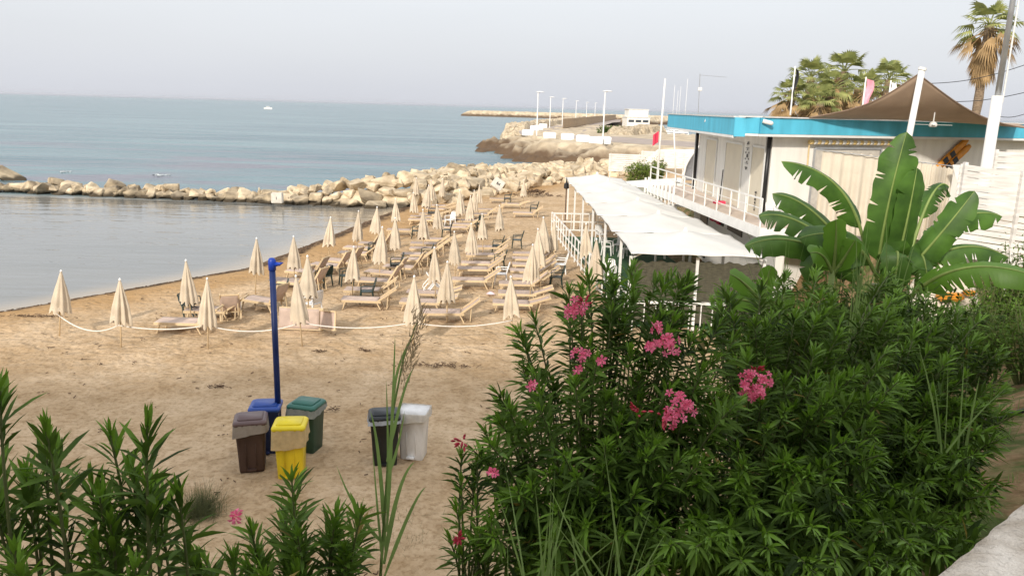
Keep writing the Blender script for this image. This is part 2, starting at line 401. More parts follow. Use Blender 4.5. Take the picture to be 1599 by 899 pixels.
# ------------------------------------------------------------------ boulders
def hull_mesh(seed, flat=.8):
    rr = random.Random(seed); bm = bmesh.new()
    for i in range(18):
        v = Vector((rr.gauss(0, 1), rr.gauss(0, 1), rr.gauss(0, 1))).normalized()
        v = Vector([math.copysign(abs(c)**.55, c) for c in v])*rr.uniform(.51, .6)
        bm.verts.new((v.x*rr.uniform(.95, 1.1), v.y, v.z*flat))
    r = bmesh.ops.convex_hull(bm, input=bm.verts[:])
    bmesh.ops.delete(bm, geom=[g for g in r['geom_interior'] if isinstance(g, bmesh.types.BMVert)], context='VERTS')
    bmesh.ops.dissolve_limit(bm, angle_limit=R(20), verts=bm.verts[:], edges=bm.edges[:])
    bmesh.ops.bevel(bm, geom=bm.edges[:], offset=.032, segments=1, affect='EDGES', clamp_overlap=True)
    bmesh.ops.triangulate(bm, faces=bm.faces[:])
    bmesh.ops.subdivide_edges(bm, edges=[e for e in bm.edges if e.calc_length() > .16], cuts=1, use_grid_fill=True)
    from mathutils import noise as mn
    for v in bm.verts:
        p = v.co.copy(); v.co += p.normalized()*(mn.noise(p*3+Vector((seed, 0, 0)))*.05+mn.noise(p*9+Vector((seed, 5, 0)))*.03)
    me = bpy.data.meshes.new('boulder'); bm.to_mesh(me); bm.free()
    return me
HM = [hull_mesh(100+i, .65+.04*(i % 8)) for i in range(14)]
HD = []
for me in HM:
    me.materials.append(M['stone']); d2 = me.copy(); d2.materials.clear(); d2.materials.append(M['stone_dark']); HD.append(d2)
def boulder(x, y, z, s, dark, label, group, rr):
    o = bpy.data.objects.new('boulder', (HD if dark else HM)[rr.randrange(14)]); COL.objects.link(o)
    o.location = (x, y, z); o.rotation_euler = (rr.uniform(-.5, .5), rr.uniform(-.5, .5), rr.uniform(0, 6.28))
    o.scale = (s*rr.uniform(.9, 1.35), s*rr.uniform(.85, 1.1), s*rr.uniform(.75, 1.0))
    return tag(o, label, 'boulder', group)
rr = random.Random(3)
# low row of rocks crossing the water
x = -47.0
while x < -15.5:
    s = rr.uniform(.75, 1.25); y = np.interp(x, [-47, -28.9, -17, -8], [60.9, 59.2, 57.9, 57.6])
    dk = rr.random() < .62
    boulder(x, y+rr.uniform(-.2, .2), -.12+rr.uniform(-.1, .2), s, dk,
            'brown weathered rock in the low row crossing the water' if dk else 'tan rock in the low row crossing the water', 'rocks of the low row crossing the water', rr)
    if rr.random() < .8:
        dk = rr.random() < .8
        boulder(x+rr.uniform(-.4, .4), y+rr.uniform(.9, 1.4), .02+rr.uniform(-.1, .3), s*rr.uniform(.8, 1.1), dk,
                'brown rock at the back of the low row crossing the water' if dk else 'tan rock at the back of the low row crossing the water', 'rocks of the low row crossing the water', rr)
    x += s*rr.uniform(.58, .78)
# the high pile at the end of the sand
BL = [(-17, 57.5), (-12, 57.2), (-8, 57.3), (-4.6, 58.6), (-1, 66.5), (2.7, 74), (7, 81), (11, 87), (16, 93)]
BX = [p[0] for p in BL]; BY = [p[1] for p in BL]
def crest(t): return np.interp(t, [0, .06, .1, .2, .4, .55, .75, 1], [.35, .8, 1.3, 1.45, 1.4, 1.25, .9, .7])
cum = [0]
for i in range(1, len(BL)): cum.append(cum[-1]+math.dist(BL[i], BL[i-1]))
def along(u):
    return float(np.interp(u*cum[-1], cum, BX)), float(np.interp(u*cum[-1], cum, BY))
placed = []; n_b = 0
for k in range(6000):
    if n_b >= 232: break
    u = rr.random(); v = rr.random(); bx, by = along(u); bx2, by2 = along(min(1, u+.01)); t = Vector((bx2-bx, by2-by)).normalized() if u < .99 else Vector((.5, .8))
    nrm = Vector((-t.y, t.x)); wdt = np.interp(u, [0, .15, .35, 1], [2.4, 3.4, 6.0, 5.0]); off = v*wdt
    x, y = bx+nrm.x*off, by+nrm.y*off
    prof = math.sin(min(1, v*1.25)*math.pi*.5)
    base = -.45 if y < 60 and x < -8 else 0.0
    z = base+(crest(u)-base)*prof
    s = rr.uniform(.75, 1.7)
    if any((x-a)**2+(y-b)**2+((z-c)*1.4)**2 < (.39*(s+q))**2 for a, b, c, q in placed): continue
    placed.append((x, y, z, s)); n_b += 1
    dk = rr.random() < (.5 if u < .22 and z < .4 else .04)
    where = 'low on the pile beside the sand' if v < .33 else ('half way up the pile behind the parasols' if v < .62 else 'along the crest of the pile against the sea')
    part = 'left end' if u < .3 else ('middle' if u < .62 else 'right end')
    boulder(x, y, z, s, dk, ('brown weathered' if dk else 'pale limestone')+' boulder '+where+', '+part, 'boulders of the pile at the end of the beach, '+where.split(' ')[0]+' '+part, rr)
# the fill under the pile
mb = MB()
def corefn(u, v):
    bx, by = along(u); bx2, by2 = along(min(1, u+.01)); t = Vector((bx2-bx, by2-by)).normalized() if u < .99 else Vector((.5, .8)); nrm = Vector((-t.y, t.x))
    wdt = np.interp(u, [0, .15, .35, 1], [2.4, 3.4, 6.0, 5.0])*1.25; off = v*wdt-.1
    return (bx+nrm.x*off, by+nrm.y*off, -.7+(crest(u)+.35)*math.sin(v*math.pi)**.7*.85)
mb.grid(corefn, 60, 10); struct(mb.build('rock_rubble', M['stone'], None, True))
# lone rock in the open water, painted blocks
o = boulder(-44.2, 69, -.1, 1.8, True, 'small dark rock alone in the open water at the left edge', None, rr); o.name = 'sea_rock'
def block(px, py, z, size, label, rots, mark):
    p = P(px, py, z); t = thing('painted_block', label, 'stone block', p)
    t.rotation_euler = rots
    b = MB(); b.box((0, 0, 0), size); b.build('block', mat('worn_white', (.62, .58, .51), .8, .15, 3), t, bevel=.04)
    if mark:
        b = MB(); hy = -size[1]/2-.004
        for (x0, x1, z0, z1) in mark: b.box(((x0+x1)/2, hy, (z0+z1)/2), (x1-x0, .008, z1-z0))
        b.build('dark_mark', M['black'], t)
block(433, 309, .3, (.78, .5, .72), 'white painted block in the low row of rocks, mirrored in the water', (0, 0, .05), [(-.02, .02, -.1, .1)])
block(777, 288, 1.35, (.85, .5, .8), 'tilted white block with a dark mark half way up the boulder pile', (-.35, .62, .1), [(-.14, -.06, -.1, .1), (-.03, .03, -.12, .04), (.06, .13, -.08, .1)])

# ------------------------------------------------------------------ headland, jetty, harbour
POLY = np.array([(13, 98), (11.5, 105), (3.9, 107.5), (-1, 112), (-4.4, 122), (-6.5, 135), (-8, 150), (-4, 166), (0, 203), (4, 227), (12, 281), (20, 328), (36, 440), (60, 440), (46, 351),
                 (36, 300), (30, 268), (44, 266), (44, 240), (33, 226), (35, 196), (70, 190), (110, 180), (110, 88), (40, 88), (18, 92)], float)
def sdist(px, py):
    d = np.full(px.shape, 1e9); ins = np.zeros(px.shape, bool); n = len(POLY)
    for i in range(n):
        a, b = POLY[i], POLY[(i+1) % n]; e_ = b-a; wx, wy = px-a[0], py-a[1]
        t = np.clip((wx*e_[0]+wy*e_[1])/(e_@e_), 0, 1); d = np.minimum(d, np.hypot(wx-e_[0]*t, wy-e_[1]*t))
        c = (a[1] > py) != (b[1] > py)
        with np.errstate(divide='ignore', invalid='ignore'): xi = a[0]+(py-a[1])*e_[0]/e_[1]
        ins ^= c & (px < xi)
    return np.where(ins, d, -d)
def head_h(x, y):
    x = np.asarray(x, float); y = np.asarray(y, float); s = sdist(x, y)
    nse = fbm(x*.16, y*.22, 4, 21)-.47; n2 = fbm(x*.5, y*.7, 3, 31)-.45
    edge = smooth(-2, 9, s+nse*7)
    ledge = np.floor((s+nse*9)/2.2)*.0
    z = -2.2+4.3*smooth(-4, 11, s+nse*10)+(n2*2.6+nse*1.6)*(1-smooth(10, 17, s))*smooth(-3, 1, s)
    z = z+(np.floor(z/.55+.35)*.55-z)*.6*(s < 16)
    return np.where(s > 17, 2.0, np.minimum(z, 2.25))
X = np.concatenate([axis(-18, 24, .6), axis(25, 112, 1.5)]); Y = np.concatenate([axis(88, 170, .6), axis(173, 450, 3)])
gx, gy = np.meshgrid(X, Y, indexing='ij'); Z = head_h(gx, gy)
def rock_material():
    m = mat('headland_rock', (.44, .35, .235), .9, .16, .35, .7, 1.4, col2=(.55, .46, .33)); n = m.node_tree; L = n.links.new; b = n.nodes['Principled BSDF']
    geo = n.nodes.new('ShaderNodeNewGeometry'); sp = n.nodes.new('ShaderNodeSeparateXYZ'); L(geo.outputs['Position'], sp.inputs[0])
    no = n.nodes.new('ShaderNodeTexNoise'); no.inputs['Scale'].default_value = .5; no.inputs['Detail'].default_value = 6; L(geo.outputs['Position'], no.inputs['Vector'])
    ad = n.nodes.new('ShaderNodeMath'); ad.operation = 'MULTIPLY_ADD'; ad.inputs[1].default_value = 2.6; L(no.outputs['Fac'], ad.inputs[0]); L(sp.outputs['Z'], ad.inputs[2])
    rp = n.nodes.new('ShaderNodeValToRGB'); rp.color_ramp.elements[0].position = .36; rp.color_ramp.elements[1].position = .645   # algae stain near the water
    mr = n.nodes.new('ShaderNodeMapRange'); mr.inputs[1].default_value = 0; mr.inputs[2].default_value = 5.2; L(ad.outputs[0], mr.inputs[0]); L(mr.outputs[0], rp.inputs[0])
    old = b.inputs['Base Color'].links[0].from_socket
    mx = n.nodes.new('ShaderNodeMix'); mx.data_type = 'RGBA'; L(rp.outputs[0], mx.inputs[0]); mx.inputs[6].default_value = (.115, .072, .04, 1); L(old, mx.inputs[7]); L(mx.outputs[2], b.inputs['Base Color'])
    return m
M['headland'] = rock_material()
struct(grid_mesh('headland', X, Y, Z, M['headland']))
# paved promenade on it
LINE = [(26, 118), (12, 138), (3.3, 152), (3.0, 175), (7, 203), (12.4, 227), (20.4, 281), (28, 328), (34, 351), (46, 440)]
mb = MB()
pts = []
for i in range(len(LINE)-1):
    for t in np.linspace(0, 1, 6)[:-1]: pts.append(Vector(LINE[i]).lerp(Vector(LINE[i+1]), t))
pts.append(Vector(LINE[-1]))
vs = []
for i, p in enumerate(pts):
    t = (pts[min(i+1, len(pts)-1)]-pts[max(i-1, 0)]).normalized(); q = Vector((t.y, -t.x)); wd = 11 if i > 8 else 15
    vs += [(p.x-q.x*2.5, p.y-q.y*2.5, 2.02), (p.x+q.x*wd, p.y+q.y*wd, 2.03)]
mb.add(vs, [(2*i, 2*i+1, 2*i+3, 2*i+2) for i in range(len(pts)-1)])
struct(mb.build('promenade_paving', M['pave']))
def ridge(name, line, wdt, hgt, m, seed, nv=10, step=2.5, z0=-1.0):
    P_ = [Vector(p) for p in line]; pts = []
    for i in range(len(P_)-1):
        k = max(2, int((P_[i+1]-P_[i]).length/step))
        for t in np.linspace(0, 1, k, endpoint=False): pts.append(P_[i].lerp(P_[i+1], t))
    pts.append(P_[-1]); n_ = len(pts); b = MB(); r2 = random.Random(seed)
    vs = []
    for i, p in enumerate(pts):
        t = (pts[min(i+1, n_-1)]-pts[max(i-1, 0)]).normalized(); q = Vector((-t.y, t.x)); en = min(1, i/4, (n_-1-i)/4)**.5
        for j in range(nv+1):
            v = j/nv; off = (v-.5)*wdt; hz = z0+(hgt-z0)*min(1, 1.9*math.sin(v*math.pi))*(.25+.75*en)
            vs.append((p.x+q.x*off+r2.uniform(-.4, .4), p.y+q.y*off+r2.uniform(-.4, .4), hz+r2.uniform(-.45, .45)))
    b.add(vs, [(i*(nv+1)+j, (i+1)*(nv+1)+j, (i+1)*(nv+1)+j+1, i*(nv+1)+j+1) for i in range(n_-1) for j in range(nv)])
    return b.build(name, m)
struct(ridge('far_jetty', [(-43, 621), (0, 624), (50, 620), (100, 600), (150, 560), (60, 440)], 16, 3.6, M['headland'], 4, step=2.2))
struct(ridge('sea_wall', [(-1, 180), (1, 205), (6, 230), (13.5, 283), (21, 330), (36, 440)], 7, 3.2, M['stone'], 5))
struct(ridge('rock_bank', [(20, 165), (26, 180), (33, 196), (34, 215)], 9, 3.3, M['stone'], 6, step=1.4))
# bollard-like concrete blocks, lamps, fence
def concrete_block(px, py, lab):
    p = P(px, py, 2.03); t = thing('concrete_block', lab, 'concrete block', p, random.uniform(-.15, .15), 'white concrete blocks closing the promenade')
    b = MB(); b.add([(-1, -.45, 0), (1, -.45, 0), (1, .45, 0), (-1, .45, 0), (-1.1, -.35, 1.0), (1.1, -.35, 1.0), (1.1, .35, 1.0), (-1.1, .35, 1.0)],
                    [(3, 2, 1, 0), (4, 5, 6, 7), (0, 1, 5, 4), (1, 2, 6, 5), (2, 3, 7, 6), (3, 0, 4, 7)])
    b.build('block', M['white'], t, bevel=.06); b = MB(); b.box((0, 0, 1.05), (1.8, .5, .1)); b.build('cap', M['trim'], t)
cb = [(824, 212), (835, 204), (841, 203), (848, 200), (858, 217), (886, 219), (910, 222), (930, 225), (943, 225)]
cl = ['farthest left white block near the edge of the rocks', 'white block right behind the tall left lamp post, first of a tight trio', 'white block in the middle of the tight trio behind the left lamp', 'white block at the far end of the tight trio behind the left lamp',
      'white block just right of the left lamp post, alone on the paving', 'white block midway between the two tall lamp posts', 'white block second left of the right lamp post', 'white block touching the left side of the right lamp post', 'small white block right beside the foot of the right lamp post']
for (px, py), l in zip(cb, cl): concrete_block(px, py, l)
def lamp(loc, lab, hgt=7.5):
    t = thing('street_lamp', lab, 'street lamp', loc, 0, 'white lamp posts along the promenade')
    b = MB(); b.tube([(0, 0, 0), (0, 0, .5), (0, 0, hgt)], [.16, .12, .08], 8); b.build('post', M['white'], t, True)
    b = MB(); b.tube([(-.1, 0, hgt), (.35, 0, hgt+.18)], .05, 6); b.build('arm', M['white'], t)
    b = MB(); b.grid(lambda u, v: (.35+(u-.5)*1.5, (v-.5)*.6*math.sin(max(.05, u*.9+.05)*math.pi), hgt+.25+.12*math.sin(v*math.pi)*math.sin(u*math.pi)), 8, 6); b.build('lamp_head', M['trim'], t, True, solid=.08)
p = P(838, 214, 2.0); lamp(p, 'tall white lamp post nearest the water on the headland, behind the white blocks')
p = P(941, 224, 2.0); lamp(p, 'tall white lamp post nearest to us, at the right end of the white blocks')
for k, (x, y) in enumerate([(8.4, 203), (12.9, 227), (20.6, 281), (28.3, 328), (34, 351), (47, 440)]):
    lamp((x, y, 2.0), ['second', 'third', 'fourth', 'fifth', 'sixth', 'seventh'][k]+' lamp post from the left in the row fading along the far promenade')
def paling(name, pts, hgt, lab, cat, m, pitch=1.0, w_=.5):
    t = thing(name, lab, cat, (*pts[0][:2], pts[0][2])); org = Vector(pts[0]); b = MB(); b2 = MB()
    for a, c in zip(pts[:-1], pts[1:]):
        a = Vector(a)-org; c = Vector(c)-org
        for zz in (.35, hgt-.25): b2.beam(a+Vector((0, 0, zz)), c+Vector((0, 0, zz)), .16, .14)
    P_ = [Vector(p)-org for p in pts]; n_ = 240
    def ff(u, v):
        q = u*(len(P_)-1); k = min(len(P_)-2, int(q)); p = P_[k].lerp(P_[k+1], q-k); j = int(round(u*n_)) % 4
        return (p.x+(.10 if j < 2 else -.10), p.y, p.z+hgt*v*(1 if j < 2 else .9))
    b.grid(ff, n_, 2)
    b.build('paling', m, t); b2.build('rail', m, t)
paling('wooden_fence', [(11.5, 200, 2.05), (17, 227, 2.05), (26, 281, 2.05), (34, 328, 2.05), (54, 440, 2.05)], 2.6, 'long brown paling fence following the far promenade', 'fence', M['brownfence'], 1.6, .9)
# yacht club
t = thing('harbour_building', 'white two storey harbour building with a terrace roof beyond the promenade', 'building', (37, 250, 2.0), .05)
b = MB(); b.box((0, 0, 1.5), (7, 8, 3)); b.box((0, 0, 4.2), (6, 7, 2.3)); b.build('wall', M['whitewall'], t)
b = MB(); b.box((0, 0, 3.08), (7.4, 8.4, .16)); b.box((0, 0, 5.42), (6.4, 7.4, .16)); b.build('roof', M['trim'], t)
for x in (-2.2, 0, 2.2):
    b = MB(); b.box((x, -4.02, 1.9), (1.7, .08, .7)); b.build('window', M['glass'], t)
for z in (3.5, 4.0): 
    b = MB(); b.beam((-3.4, -4.05, z), (3.4, -4.05, z), .06); b.build('terrace_rail', M['white'], t)
def sailboat(x, y, L_, mast, lab, hull=None):
    t = thing('sailboat', lab, 'boat', (x, y, SEA), random.uniform(-.3, .3), 'white boats moored in the harbour'); b = MB()
    def hf(u, v):
        a = v*math.pi; w_ = L_*.17*(math.sin(min(1, (1-u)*1.3+.02)*math.pi*.5)**.7); return ((u-.5)*L_, -math.cos(a)*w_, 1.15*(1-math.sin(a)**.7)+.15*u-.25)
    b.grid(hf, 12, 8); b.build('hull', M['white_plastic'], t, True)
    b = MB(); b.add([hf(u, v) for u in np.linspace(0, 1, 13) for v in (0, 1)], [(2*i, 2*i+1, 2*i+3, 2*i+2) for i in range(12)]); b.build('deck', M['trim'], t)
    b = MB(); b.box((-.3, 0, 1.25), (L_*.4, L_*.19, .6)); b.build('cabin', M['white_plastic'], t, bevel=.12)
    b = MB(); b.box((-.3, 0, 1.3), (L_*.36, L_*.195, .2)); b.build('window', M['glass'], t)
    if mast:
        b = MB(); b.tube([(.4, 0, .9), (.4, 0, mast)], [.09, .05], 6); b.build('mast', M['white'], t, True)
        b = MB(); b.tube([(.4, 0, 1.9), (-L_*.42, 0, 1.85)], .07, 6); b.build('boom', M['white'], t)
for px, y, L_, mast, lab in [(1012, 252, 9, 0, 'low white motor boat moored just right of the harbour building'), (1030, 270, 10, 0, 'white motor cruiser moored between the harbour building and the masts'),
                             (1047, 240, 9, 15, 'white sailing boat with the leftmost tall mast in the harbour'), (1053, 262, 9, 14, 'white sailing boat with the second mast of the close trio'),
                             (1057, 285, 9, 16, 'white sailing boat with the third mast of the close trio'), (1066, 230, 11, 16.5, 'white sailing boat with the tallest mast beside the turquoise roof')]:
    sailboat(D(px, 200, y)[0], y, L_, mast, lab)
p = P(419, 171, SEA); sailboat(p[0], p[1], 7, 0, 'tiny white motor boat far out on the open sea')
bo = COL.objects[-1].parent; bo.scale = (1.0, 1.0, 1.6); bo['group'] = 'boat out at sea'
# small breakers
def foam(px0, px1, py, lab):
    a = P(px0, py, SEA); c = P(px1, py, SEA); b = MB(); r2 = random.Random(px0)
    b.grid(lambda u, v: (a[0]+(c[0]-a[0])*u, a[1]+(v-.5)*.45*(math.sin(u*math.pi)**.5)+.5*math.sin(u*9), SEA+.06+.07*math.sin(v*math.pi)*math.sin(u*math.pi)+r2.uniform(-.04, .04)), 40, 6)
    o = b.build('wave_foam', M['foam'], None, True); o['kind'] = 'stuff'
foam(238, 268, 274, ''); foam(92, 112, 269, '')

# ------------------------------------------------------------------ beach things: parasols
def pleat(u, v, ztop=2.03, zbot=.74, k=0):
    a = v*2*math.pi; z = ztop+(zbot-ztop)*u
    r = .022+.215*u**.85*(1+.12*math.sin(3.1*u))
    fold = math.cos(8*a+.5*math.sin(2*a+k)); r *= 1+(.17+.09*math.sin(a+k*2))*fold*min(1, u*2.2)+(.05+.03*k)*math.sin((2+k % 3)*a+k)*u+.02*math.sin(21*u+k)
    if u > .9: z -= .06*fold+.05*math.sin(a+k)
    return (r*math.cos(a), r*math.sin(a), z)
def make_parasol(k):
    t = thing('closed_parasol', 'x', 'parasol'); b = MB()
    zb = [.74, .80, .70, .77, .72, .83][k]
    b.grid(lambda u, v: pleat(u, v, 2.03, zb, k), 16, 56); b.build('canopy', M['canopy'], t, True)
    b = MB(); b.tube([(0, 0, -.25), (0, 0, 2.06)], .019, 8); b.build('pole', M['wood'], t, True)
    b = MB(); b.tube([(0, 0, 2.02), (0, 0, 2.06), (0, 0, 2.10)], [.03, .035, .012], 8); b.build('finial', M['white_plastic'], t, True)
    b = MB(); b.grid(lambda u, v: ((.245+.02*u)*math.cos(v*6.283)*(1+.1*math.cos(8*v*6.283)), (.245+.02*u)*math.sin(v*6.283)*(1+.1*math.cos(8*v*6.283)), zb+.02+.05*u), 1, 40)
    b = MB()
    for i in range(8):
        a = (i+.5)*math.pi/4; b.tube([(0.03*math.cos(a), .03*math.sin(a), zb+.30), (.17*math.cos(a), .17*math.sin(a), zb-.02)], .008, 5)
    b.build('rib', M['black'], t)
    return t
PAR = [make_parasol(k) for k in range(6)]
# tip x,y, canopy bottom y, base x
UMB = {
 'rope': [(97, 420, 485, 93), (190, 433, 503, 189), (321, 433, 503, 325), (463, 428, 499, 472), (648, 430, 499, 645), (797, 430, 495, 800)],
 'sea': [(290, 404, 467, 299), (399, 370, 426, 399), (461, 367, 417, 460), (516, 338, 384, 513), (560, 328, 371, 558), (589, 322, 361, 585), (617, 310, 343, 618), (645, 300, 331, 646)],
 'second': [(479, 398, 462, 482), (554, 384, 439, 550), (597, 353, 406, 592), (617, 339, 386, 617), (661, 326, 370, 661), (683, 319, 357, 684), (735, 305, 341, 734)],
 'third': [(678, 385, 441, 680), (698, 407, 468, 698), (708, 360, 409, 711), (737, 348, 392, 738), (755, 333, 374, 754), (782, 320, 358, 781)],
 'rail': [(829, 380, 439, 827), (842, 356, 411, 842), (849, 338, 389, 849), (866, 343, 388, 863)],
 'far': [(649, 277, 302, 649), (668, 288, 322, 663), (674, 281, 312, 674), (691, 280, 304, 690), (719, 296, 333, 719), (741, 297, 326, 740), (748, 289, 317, 747), (817, 280, 306, 817)],
 'terrace': [(917, 348, 402, 915), (930, 370, 431, 928)]}
ORD = ['first', 'second', 'third', 'fourth', 'fifth', 'sixth', 'seventh', 'eighth', 'ninth', 'tenth', 'eleventh', 'twelfth', 'thirteenth', 'fourteenth', 'fifteenth', 'sixteenth', 'seventeenth', 'eighteenth']
UL = {'rope': 'closed cream parasol holding the white rope, {} from the left', 'sea': 'closed cream parasol in the line nearest the water, {} from the front',
      'second': 'closed cream parasol in the second line from the water, {} from the front', 'third': 'closed cream parasol in the third line from the water, {} from the front',
      'rail': 'closed cream parasol in the line beside the white railing, {} from the front', 'far': 'small closed cream parasol against the boulder pile, {} from the left',
      'terrace': 'closed beige parasol leaning inside the white terrace railing, {} from the back'}
ROPE = []; k = 0
for row, lst in UMB.items():
    for i, (tx, ty, cb_, bx) in enumerate(lst):
        by = ty+(cb_-ty)/.632; p = P(bx, by, 0.0)
        o = PAR[k] if k < 6 else dup(PAR[(k*5+2) % 6]); k += 1
        z = gz(p[0], p[1]); top = D(tx, ty, p[1])
        s_ = (top[2]-z)/2.1; s_ = min(1.12, max(.9, s_))
        lean = (top[0]-p[0])/2.1
        o.location = (p[0], p[1], z); o.scale = (s_*random.uniform(.95, 1.15), s_*random.uniform(.95, 1.15), s_)
        o.rotation_euler = (random.uniform(-.035, .04), math.atan(lean)+random.uniform(-.025, .025), random.uniform(0, 6.28) if abs(lean) < .02 else 0)
        o['label'] = UL[row].format(ORD[i]); o['group'] = 'closed cream parasols on the beach'
        if row == 'rope': ROPE.append(Vector((p[0], p[1], z+.70*s_)))
# the rope
mb = MB(); ROPE.sort(key=lambda v: v.x)
for a, c, sag in zip(ROPE[:-1], ROPE[1:], (.33, .12, .22, .16, .16)):
    mb.tube([a.lerp(c, t)+Vector((0, -.03, -sag*4*t*(1-t))) for t in np.linspace(0, 1, 15)], .018, 6)
tag(mb.build('rope', M['rope'], None, True), 'white rope slung between the front parasols', 'rope')

# ------------------------------------------------------------------ sunbeds
def make_bed(ang):
    t = thing('sun_lounger', 'x', 'sun lounger'); L1, L2, W = 1.28, .74, .66; zt = .34
    b = MB()
    for y in (-W/2, W/2): b.beam((0, y, zt-.035), (L1+.12, y, zt-.035), .04, .075)
    for x in (.03, L1*.5, L1): b.beam((x, -W/2+.02, zt-.045), (x, W/2-.02, zt-.045), .045, .035)
    b.build('frame', M['wood'], t)
    b = MB(); b.grid(lambda u, v: (u*L1, (v-.5)*(W-.03), zt+.008-.035*math.sin(u*math.pi)*math.sin(v*math.pi)), 10, 6); b.build('seat', M['canvas'], t, True, solid=.012)
    ca, sa = math.cos(R(ang)), math.sin(R(ang)); hx, hz = L1+.02, zt-.01
    bk = MB(); bk.grid(lambda u, v: (hx+u*L2*ca+.03*math.sin(u*math.pi)*sa, (v-.5)*(W-.06), hz+u*L2*sa-.03*math.sin(u*math.pi)*ca), 8, 6); back = bk.build('backrest', M['canvas'], t, True, solid=.012)
    b = MB()
    for y in (-W/2+.045, W/2-.045): b.beam((hx-.05*ca, y, hz-.05*sa), (hx+(L2+.04)*ca, y, hz+(L2+.04)*sa), .038, .06, up=(-sa, 0, ca))
    b.beam((hx+L2*ca, -W/2+.05, hz+L2*sa), (hx+L2*ca, W/2-.05, hz+L2*sa), .04, .05); b.build('back_frame', M['wood'], back)
    for x, dx in ((.16, -.10), (L1-.02, .16)):
        for y in (-W/2+.02, W/2-.02):
            b = MB(); b.beam((x, y, zt-.05), (x+dx, y, -.03), .06, .035); b.build('leg', M['wood'], t)
    b = MB()
    for y in (-W/2+.09, W/2-.09): b.beam((hx+.42*ca, y, hz+.42*sa-.02), (hx+.30, y, .06), .03, .03)
    b.beam((hx+.30, -W/2+.05, .06), (hx+.30, W/2-.05, .06), .03); b.build('prop', M['wood'], t)
    return t
BEDS = {a: make_bed(a) for a in (18, 36, 58)}; used = set()
def bed(px, py, ang, rz, label, hinge=False, roll=None):
    p = P(px, py, .35); o = BEDS[ang] if ang not in used else dup(BEDS[ang]); used.add(ang)
    c, s = math.cos(rz), math.sin(rz); lx = 1.28 if hinge else 0.0; ly = -.33
    x, y = p[0]-(lx*c-ly*s), p[1]-(lx*s+ly*c)
    o.location = (x, y, gz(x+.6*c, y+.6*s)+.005); o.rotation_euler = (0, random.uniform(-.015, .015), rz)
    if roll: o.rotation_euler = (roll, 0, rz); o.location.z = roll and o.location.z+.34
    o['label'] = label; o['group'] = 'wooden sunbeds set out on the beach'; return o
LB = {'A': ('taupe sunbed in the lot nearest the water', [
        (240, 503, 36, .0), (286, 485, 36, .05), (345, 470, 58, -1.25), (374, 466, 58, -.45), (418, 437, 58, -.3), (440, 438, 58, -.35), (444, 422, 58, -.25), (482, 412, 58, -.25), (504, 405, 58, -.3), (526, 394, 36, -.1), (535, 385, 58, -.15), (558, 379, 58, -.15), (603, 358, 36, 0)]),
      'B': ('taupe sunbed in the second lot from the water', [
        (531, 468, 36, .02), (536, 453, 36, .0), (555, 437, 58, -.2), (567, 424, 58, -.2), (597, 416, 58, -.12), (610, 405, 36, .02), (626, 397, 36, .02), (639, 388, 36, .02), (640, 380, 36, .02), (659, 373, 18, .02)]),
      'C': ('taupe sunbed in the middle lot', [
        (658, 489, 36, .05), (623, 471, 18, .0), (633, 457, 18, .0), (705, 437, 36, .04), (714, 420, 36, .04), (720, 411, 36, .04), (728, 398, 36, .04), (735, 386, 36, .04)]),
      'D': ('taupe sunbed in the lot beside the white railing', [
        (769, 473, 18, .03), (778, 458, 18, .03), (779, 443, 36, .03), (800, 433, 36, .04), (797, 423, 36, .04), (800, 413, 36, .04), (800, 404, 36, .04), (801, 396, 36, .04)]),
      'E': ('small taupe sunbed among the parasols by the boulders', [
        (637, 342, 18, .02), (640, 337, 18, .02), (654, 333, 18, .0), (664, 325, 18, .0), (666, 320, 18, .0), (665, 343, 18, .0), (693, 355, 36, .02), (704, 350, 36, .02), (711, 344, 18, .0), (729, 334, 36, .03), (746, 327, 36, .05), (764, 310, 18, .0), (783, 318, 18, .0), (801, 332, 36, .0)])}
for key, (txt, lst) in LB.items():
    for i, (px, py, ang, rz) in enumerate(lst):
        bed(px, py, ang, rz, txt+', '+ORD[i]+' from the front')
o = bed(455, 500, 36, -.05, 'sunbed tipped on its side showing its canvas, behind the rope', roll=R(78)); o.location = Vector(P(438, 512, 0))+Vector((.05, .1, .30)); o.location.z = .33

# ------------------------------------------------------------------ plastic chairs
def make_chair(name, m):
    t = thing(name, 'x', 'chair'); b = MB()
    b.grid(lambda u, v: ((u-.5)*.44, (v-.5)*.44, .43-.02*math.sin(u*math.pi)*math.sin(v*math.pi)), 6, 6); b.build('seat', m, t, True, solid=.025)
    b = MB()
    for i in range(5):
        y = (i-2)*.085; b.beam((.21, y*.9, .45), (.33, y, .84), .068, .02, up=(1, 0, 0))
    b.tube([(.21, -.21, .42), (.28, -.215, .66), (.34, -.16, .86), (.35, 0, .89), (.34, .16, .86), (.28, .215, .66), (.21, .21, .42)], .022, 6); b.build('backrest', m, t)
    for sx, sy in ((-1, -1), (-1, 1), (1, -1), (1, 1)):
        b = MB(); b.tube([(sx*.20, sy*.20, .43), (sx*.25, sy*.235, 0)], [.036, .026], 6); b.build('leg', m, t)
    for sy in (-1, 1):
        b = MB(); b.tube([(-.21, sy*.22, .42), (-.20, sy*.245, .62), (-.1, sy*.25, .65), (.2, sy*.24, .64), (.29, sy*.215, .66)], .02, 6); b.build('armrest', m, t)
    return t
CH = {'d': make_chair('plastic_chair', M['green_plastic']), 'w': make_chair('plastic_chair', M['white_plastic'])}; usedc = set()
